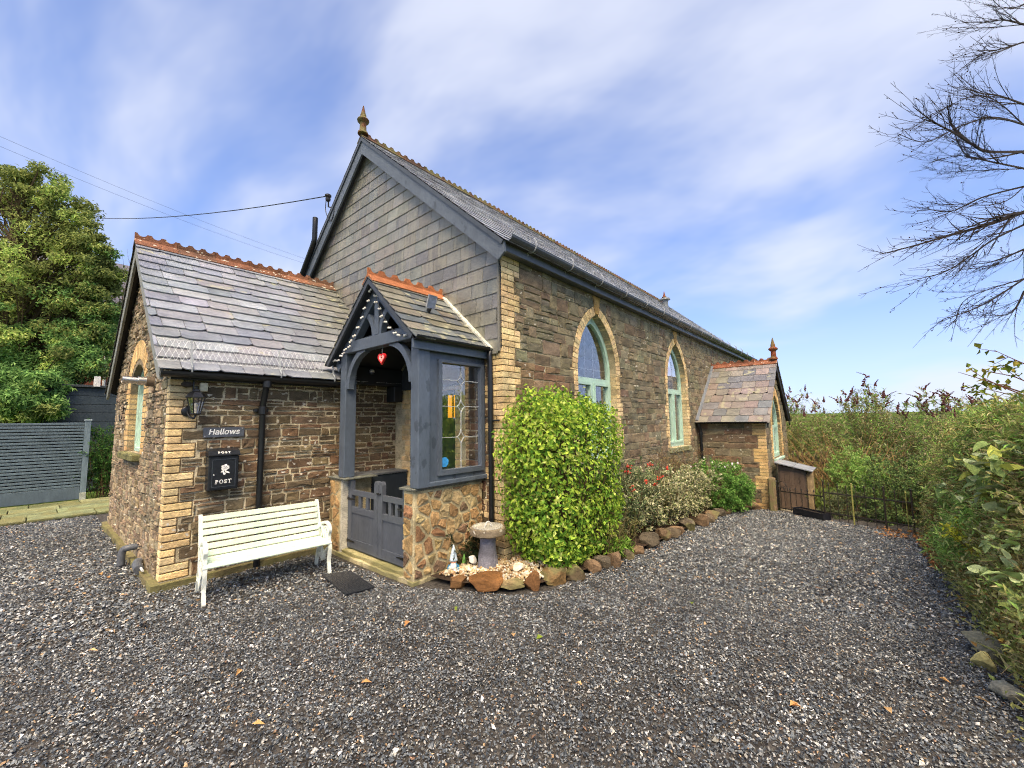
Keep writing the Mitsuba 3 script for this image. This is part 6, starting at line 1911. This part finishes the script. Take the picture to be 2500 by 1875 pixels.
A = np.stack([rg.normal(8.3, 0.2, n), rg.normal(-2.35, 0.14, n), np.full(n, -0.48)], -1)
foliage(k, A, np.stack([rg.normal(0, 0.5, n), rg.normal(0, 0.5, n), rg.uniform(0.6, 1.2, n)], -1), unit(rg, n), rg.uniform(0.4, 0.75, n), np.full(n, 0.028), [(150, 160, 92), (120, 140, 72), (172, 176, 120)], rg, fold=0.2, curl=0.4)
PKT = thing('picket_fence', 'old dark picket fence in the far garden', 'fence')
for i in range(9):
    add(PKT + '__picket', cbox(11.0, 11.02, -1.55 - i * 0.11, -1.50 - i * 0.11, -0.5, 0.62 + rg.uniform(-0.03, 0.03)), 'paint', lin(74, 66, 52))
add(PKT + '__rail', cbox(11.021, 11.05, -2.5, -1.45, 0.3, 0.36), 'paint', lin(74, 66, 52))

# ------------------------------------------------------------------ bare tree on the right
rg = np.random.default_rng(121)
BT = thing('bare_tree', 'bare winter tree reaching in from the right with fine twigs', 'tree')
LIMBS = [[(10.17, -6.25, 7.32), (9.07, -5.56, 7.08), (8.56, -5.27, 7.11), (8.03, -4.97, 7.21), (7.45, -4.62, 7.31), (6.91, -4.32, 7.45)],
         [(9.63, -6.03, 5.82), (8.48, -5.25, 5.35), (7.77, -4.70, 5.09), (7.09, -4.17, 4.83), (6.40, -3.64, 4.59)],
         [(10.21, -6.20, 6.57), (9.33, -5.44, 6.24), (8.63, -4.87, 5.86), (8.09, -4.41, 5.89)],
         [(9.40, -5.87, 4.37), (8.71, -5.31, 3.91), (8.12, -4.89, 3.63), (7.64, -4.47, 3.45)],
         [(10.72, -6.46, 8.66), (10.05, -5.99, 8.71), (9.49, -5.64, 8.61), (9.02, -5.26, 8.69)],
         [(11.24, -6.70, 10.43), (10.61, -6.23, 10.10), (10.17, -5.84, 9.90), (9.71, -5.40, 9.46)],
         [(11.52, -6.80, 11.04), (11.05, -6.41, 11.06), (10.66, -6.09, 10.92), (10.11, -5.59, 10.83)],
         [(9.03, -5.89, 5.38), (8.34, -5.34, 5.00), (7.93, -4.97, 4.66), (7.48, -4.55, 4.32), (6.94, -4.05, 4.14)],
         [(10.44, -6.36, 8.06), (9.53, -5.76, 8.01), (8.79, -5.16, 7.69), (8.07, -4.57, 7.24), (7.41, -4.11, 7.29)],
         [(9.88, -6.16, 6.84), (9.15, -5.61, 6.87), (8.54, -5.07, 6.95), (7.99, -4.56, 6.74)],
         [(9.68, -5.98, 5.05), (9.26, -5.62, 4.84), (8.91, -5.35, 4.71), (8.56, -5.08, 4.64)],
         [(9.57, -5.89, 4.15), (9.32, -5.69, 3.76), (9.00, -5.45, 3.60), (8.67, -5.23, 3.63)],
         [(11.79, -6.91, 11.72), (11.62, -6.69, 11.62), (11.38, -6.55, 11.55)]]
trunk = curve([(13.2, -9.6, -0.6), (13.0, -9.4, 2.0), (13.1, -9.2, 4.5), (13.3, -8.9, 8.0), (13.5, -8.6, 12.0)], 6)
add(BT + '__trunk', tube(trunk, np.linspace(0.34, 0.06, len(trunk)), 12), 'mineral', lin(64, 56, 46), smooth=True)
S0, S1, R0, R1, BUDS = [], [], [], [], []


def grow(c_, r0, r1, depth, rng):
    t = np.linspace(0, 1, len(c_))
    r_ = r0 + (r1 - r0) * t
    S0.extend(c_[:-1]); S1.extend(c_[1:]); R0.extend(r_[:-1]); R1.extend(r_[1:])
    if depth == 0:
        if rng.random() < 0.16:
            BUDS.append(c_[-1])
        return
    L_ = np.linalg.norm(np.diff(c_, axis=0), axis=1).sum()
    m = int(L_ * (7.5 if depth == 2 else 4.6)) + 1
    for _ in range(m):
        s = rng.uniform(0.12, 0.98)
        i = min(int(s * (len(c_) - 1)), len(c_) - 2)
        d_ = c_[i + 1] - c_[i]
        d_ /= np.linalg.norm(d_)
        side = np.cross(d_, unit(rng, 1)[0])
        side /= np.linalg.norm(side)
        nd = d_ * rng.uniform(0.7, 1.0) + side * (rng.uniform(0.12, 0.42) if depth == 2 else rng.uniform(0.25, 0.7)) + [0, 0, rng.normal(0.0, 0.08)]
        nd /= np.linalg.norm(nd)
        l = (rng.uniform(0.5, 1.7) if depth == 2 else rng.uniform(0.08, 0.32)) * (1.1 - 0.55 * s)
        o = c_[i]
        w1, w2 = o + nd * l * 0.5 + rng.normal(0, 0.035 * l, 3), o + nd * l + rng.normal(0, 0.06 * l, 3) + [0, 0, 0.06 * l]
        q = curve([o, w1, w2], 3 if depth == 2 else 1)
        grow(q, max(r_[i] * 0.42, 0.0036), 0.003 if depth == 2 else 0.0022, depth - 1, rng)


for l in LIMBS:
    l = np.array(l)
    i = int(np.argmin(np.abs(trunk[:, 2] - (l[0][2] - 0.9))))
    st_ = trunk[i]
    thick = {4.59: 0.044, 7.45: 0.038}.get(float(l[-1][2]), 0.023)
    base = curve(np.vstack([st_, (st_ + l[0]) / 2 + [0, 0, -0.1], l[0]]), 5)
    r_ = np.linspace(thick * 1.9, thick, len(base))
    S0.extend(base[:-1]); S1.extend(base[1:]); R0.extend(r_[:-1]); R1.extend(r_[1:])
    grow(curve(l, 5), thick, 0.006, 2, rg)
    # a second shoot leaving each limb
    e = l[-1] - (l[-1] - l[0]) * 0.18 + rg.normal(0, 0.22, 3)
    grow(curve([l[0], l[1] + rg.normal(0, 0.2, 3), e], 6), thick * 0.6, 0.005, 2, rg)
add(BT + '__branches', sticks(S0, S1, R0, R1, 3), 'mineral', lin(46, 38, 34))
add(BT + '__buds', join([ball(q, 0.011, 0, (1, 1, 1.4)) for q in BUDS]), 'mineral', lin(52, 38, 32), kind='stuff')

# ------------------------------------------------------------------ left: slatted fence, tree, outbuilding, house
rg = np.random.default_rng(131)
LF = thing('slatted_fence', 'grey horizontal slatted fence left of the annexe behind the paving', 'fence')
fx0, fx1, fy = -6.6, -2.84, 10.18
zt_, zb_ = 1.735, 0.30
ns = 21
for k in range(ns):
    h = (zt_ - zb_) / ns
    add(LF + '__slat', cbox(fx0, fx1, fy, fy + 0.022, zb_ + k * h + 0.010, zb_ + (k + 1) * h - 0.010, 0.004), 'paint', lin(92, 108, 118) * rg.uniform(0.92, 1.06))
add(LF + '__gravel_board', cbox(fx0, fx1, fy, fy + 0.035, 0.03, zb_, 0.004), 'paint', lin(88, 102, 112))
add(LF + '__post', cbox(fx1 + 0.003, fx1 + 0.10, fy - 0.03, fy + 0.08, 0.17, 1.76, 0.005), 'paint', lin(110, 126, 136))
add(LF + '__post_foot', cbox(fx1 + 0.0, fx1 + 0.103, fy - 0.033, fy + 0.083, 0.0, 0.168, 0.005), 'mineral', lin(190, 196, 182))
add(LF + '__post_cap', cbox(fx1 - 0.01, fx1 + 0.115, fy - 0.045, fy + 0.095, 1.762, 1.795, 0.008), 'paint', lin(150, 164, 172))
for px_ in (-4.6, -6.4):
    add(LF + '__post', cbox(px_, px_ + 0.08, fy + 0.04, fy + 0.11, 0.0, 1.74, 0.005), 'paint', lin(84, 96, 106))
add(LF + '__backing', cbox(fx0, fx1, fy + 0.112, fy + 0.116, 0.05, 1.72), 'paint', lin(30, 36, 40))

EV = thing('evergreen_tree', 'big leafy green tree rising behind the slatted fence', 'tree')
BLOBS = [(-4.57, 16.77, 9.4, 0.78), (-3.80, 15.91, 9.2, 0.65), (-4.19, 16.74, 8.75, 1.05), (-3.26, 15.08, 8.45, 0.64), (-4.96, 17.30, 9.04, 0.91), (-4.29, 16.71, 7.62, 1.03), (-3.54, 15.82, 7.73, 1.03), (-2.97, 14.56, 7.6, 0.60), (-4.95, 17.51, 7.37, 1.16), (-3.72, 15.59, 6.55, 1.13), (-2.99, 15.01, 6.74, 0.85), (-2.66, 14.22, 6.95, 0.5), (-2.5, 14.42, 6.09, 0.5), (-4.16, 15.26, 5.85, 0.95), (-4.81, 16.82, 5.67, 1.12), (-3.41, 15.38, 5.42, 1.13), (-2.80, 15.30, 5.27, 0.8), (-4.14, 15.15, 4.26, 0.94), (-3.50, 15.36, 4.13, 1.0), (-2.97, 14.76, 4.00, 0.6), (-4.15, 15.64, 3.12, 0.95), (-3.60, 15.01, 2.99, 0.8), (-3.19, 14.29, 2.6, 0.45), (-3.78, 14.72, 2.14, 0.62), (-4.22, 15.25, 2.04, 0.69), (-4.73, 16.23, 3.72, 1.07), (-5.6, 16.6, 6.4, 1.2), (-5.7, 16.6, 4.3, 1.2), (-5.6, 17.2, 8.3, 1.1), (-4.6, 15.9, 1.2, 1.0), (-2.75, 14.9, 5.9, 0.7), (-2.62, 14.8, 4.9, 0.6), (-2.85, 14.6, 3.3, 0.6), (-2.75, 14.7, 4.1, 0.6), (-3.2, 14.4, 3.4, 0.8), (-2.45, 14.5, 6.3, 0.55), (-2.4, 14.6, 5.3, 0.6), (-2.35, 14.6, 4.3, 0.55), (-2.5, 14.4, 3.5, 0.5), (-3.9, 12.0, 2.35, 0.55), (-3.5, 11.95, 2.05, 0.42), (-3.45, 12.05, 2.6, 0.4), (-4.4, 12.2, 2.4, 0.7)]
LT1 = {3: 1, 9: 0, 13: 1, 17: 1, 23: 1, 15: 0, 24: 1, 10: 0}
PP, DD, NN, CCs = [], [], [], []
SUB = []
for bi, (x, y, z, r) in enumerate(BLOBS):
    for _ in range(17):
        SUB.append((np.array([x, y, z]) + unit(rg, 1)[0] * r * rg.uniform(0.45, 1.02), r * rg.uniform(0.2, 0.4), bi))
base_p = np.array([lin(*q) for q in [(154, 164, 98), (134, 146, 86), (166, 174, 106), (116, 132, 78)]])
lite_p = np.array([lin(*q) for q in [(188, 204, 116), (168, 192, 104), (198, 210, 128), (150, 180, 96)]])
low_p = np.array([lin(*q) for q in [(132, 172, 98), (114, 154, 88), (154, 188, 112), (98, 132, 78)]])
for c, r, bi in SUB:
    m = 125
    d_ = unit(rg, m)
    P = c + d_ * (r * rg.beta(3, 1, (m, 1))) * [1.3, 1.3, 0.85]
    PP.append(P)
    NN.append(d_ * 0.7 + unit(rg, m) * 0.7 + [0, 0, 0.5])
    DD.append(unit(rg, m) + [0, 0, -0.15])
    pl = lite_p if (bi in (9, 13, 17, 23, 24, 10) and rg.random() < 0.55) or rg.random() < 0.12 else (low_p if c[2] < 4.6 + rg.normal(0, 1.3) else base_p)
    CCs.append(pl[rg.choice(4, m)] * rg.uniform(0.75, 1.2) * rg.uniform(0.8, 1.2, (m, 1)))
PP, DD, NN, CCs = (np.vstack(q) for q in (PP, DD, NN, CCs))
n = len(PP)
V, F = leaves(PP, DD, NN, rg.uniform(0.07, 0.16, n), rg.uniform(0.034, 0.056, n), 0.2, 0.25)
add(EV + '__crown', (V, F), 'leaf', cols=np.repeat(np.clip(CCs, 0, 1), 5, 0))
tk = curve([(-4.3, 16.2, -0.1), (-4.25, 16.1, 2.0), (-4.2, 16.2, 5.0), (-4.3, 16.5, 8.5)], 5)
add(EV + '__trunk', tube(tk, np.linspace(0.24, 0.05, len(tk)), 10), 'mineral', lin(84, 74, 56), smooth=True)
S0, S1, R0, R1 = [], [], [], []
for c, r, bi in SUB:
    o = tk[int(np.clip((c[2] - 1.2) / 8.5 * (len(tk) - 1), 0, len(tk) - 1))]
    c_ = curve([o, (o + c) / 2 + rg.normal(0, 0.15, 3), c], 3)
    r_ = np.linspace(0.035, 0.008, len(c_))
    S0.extend(c_[:-1]); S1.extend(c_[1:]); R0.extend(r_[:-1]); R1.extend(r_[1:])
add(EV + '__limbs', sticks(S0, S1, R0, R1, 5), 'mineral', lin(84, 72, 52))
FN = thing('fence_shrub', 'feathery green shrub between the fence post and the annexe', 'shrub')
A = np.stack([rg.normal(-2.35, 0.16, 70), rg.normal(10.6, 0.3, 70), np.zeros(70)], -1)
spray(FN, A, A + rnd(rg, 70, (-0.45, 0.4), (-0.5, 0.3), (0.5, 1.65)), 16, 0.07, 0.02, [(74, 112, 56), (58, 94, 48), (92, 130, 66)], rg, twigs=7, tlen=0.28)
SH = thing('outbuilding', 'dark grey boarded outbuilding behind the fence', 'outbuilding')
for k in range(12):
    add(SH + '__board', cbox(-3.62, 1.2, 12.2 + 0.004 * (k % 2), 12.235, 0.0 + k * 0.222, 0.0 + (k + 1) * 0.222 - 0.008, 0.004), 'paint', lin(58, 68, 76) * rg.uniform(0.92, 1.08))
add(SH + '__wall', cbox(-3.6, 1.2, 12.24, 14.0, -0.05, 2.66), 'paint', lin(50, 58, 64))
add(SH + '__roof', cbox(-3.72, 1.3, 12.1, 14.1, 2.662, 2.72), 'paint', lin(62, 66, 70))
add(SH + '__rafter_tail', cbox(-2.62, -2.5, 12.06, 12.2, 2.68, 2.95), 'paint', lin(216, 216, 214))
HS = thing('brick_house', 'red brick house with a slate roof half hidden behind the tree', 'house')
hy0 = 21.0
add(HS + '__wall', cbox(-6.5, 3.5, hy0, hy0 + 7, -0.1, 6.6), 'mineral', lin(132, 78, 58))
d, n_ = np.array([0, -0.77, -0.64]), np.array([0, -0.64, 0.77])
add(HS + '__roof', join([plate(sbox(-6.8, 0, 3.8, 5.2), frame((0, hy0 + 3.6, 9.75), X, d, n_), -0.12, 0), plate(sbox(-6.8, 0, 3.8, 5.2), frame((0, hy0 + 3.6, 9.75), X, d * [1, -1, 1], n_ * [1, -1, 1]), -0.12, 0)]), 'slate_bsdf', lin(104, 100, 104))
for x in (-4.4, -1.35):
    k = numbered(HS + '__window')
    add(k, cbox(x, x + 0.9, hy0 - 0.02, hy0 + 0.05, 3.0, 4.3), 'paint', lin(52, 58, 64))
    add(k + '__frame', plate(sbox(x - 0.06, 2.94, x + 0.96, 4.36).difference(unary_union([sbox(x, 3, x + 0.42, 4.3), sbox(x + 0.48, 3, x + 0.9, 4.3)])), frame((0, hy0 - 0.021, 0), X, Z, -Y), 0, 0.04), 'paint', lin(222, 222, 218))
add(HS + '__downpipe', tube([(-1.75, hy0 - 0.06, 0), (-1.75, hy0 - 0.06, 6.4)], 0.05, 8), 'paint', lin(214, 214, 212))
add(HS + '__gutter', gutter(-6.7, 3.7, hy0 - 0.45, 6.42, 0.07), 'paint', lin(190, 190, 188))
BR2 = thing('bare_sapling', 'thin bare sapling behind the annexe ridge', 'tree')
S0, S1, R0, R1, BUDS = [], [], [], [], []
st_ = np.array([-1.6, 17.0, 0.0])
add(BR2 + '__trunk', tube(curve([st_, st_ + [0.1, 0, 3.5], st_ + [-0.1, 0.1, 6.6]], 5), np.linspace(0.07, 0.02, 11), 6), 'mineral', lin(104, 90, 74))
for k in range(7):
    o = st_ + [0, 0, 4.2 + 0.35 * k]
    grow(curve([o, o + [rg.normal(0, 0.4), rg.normal(0, 0.3), 0.7], o + [rg.normal(0, 0.8), rg.normal(0, 0.5), 1.5]], 4), 0.02, 0.005, 2, rg)
add(BR2 + '__branches', sticks(S0, S1, R0, R1, 4), 'mineral', lin(104, 88, 70))
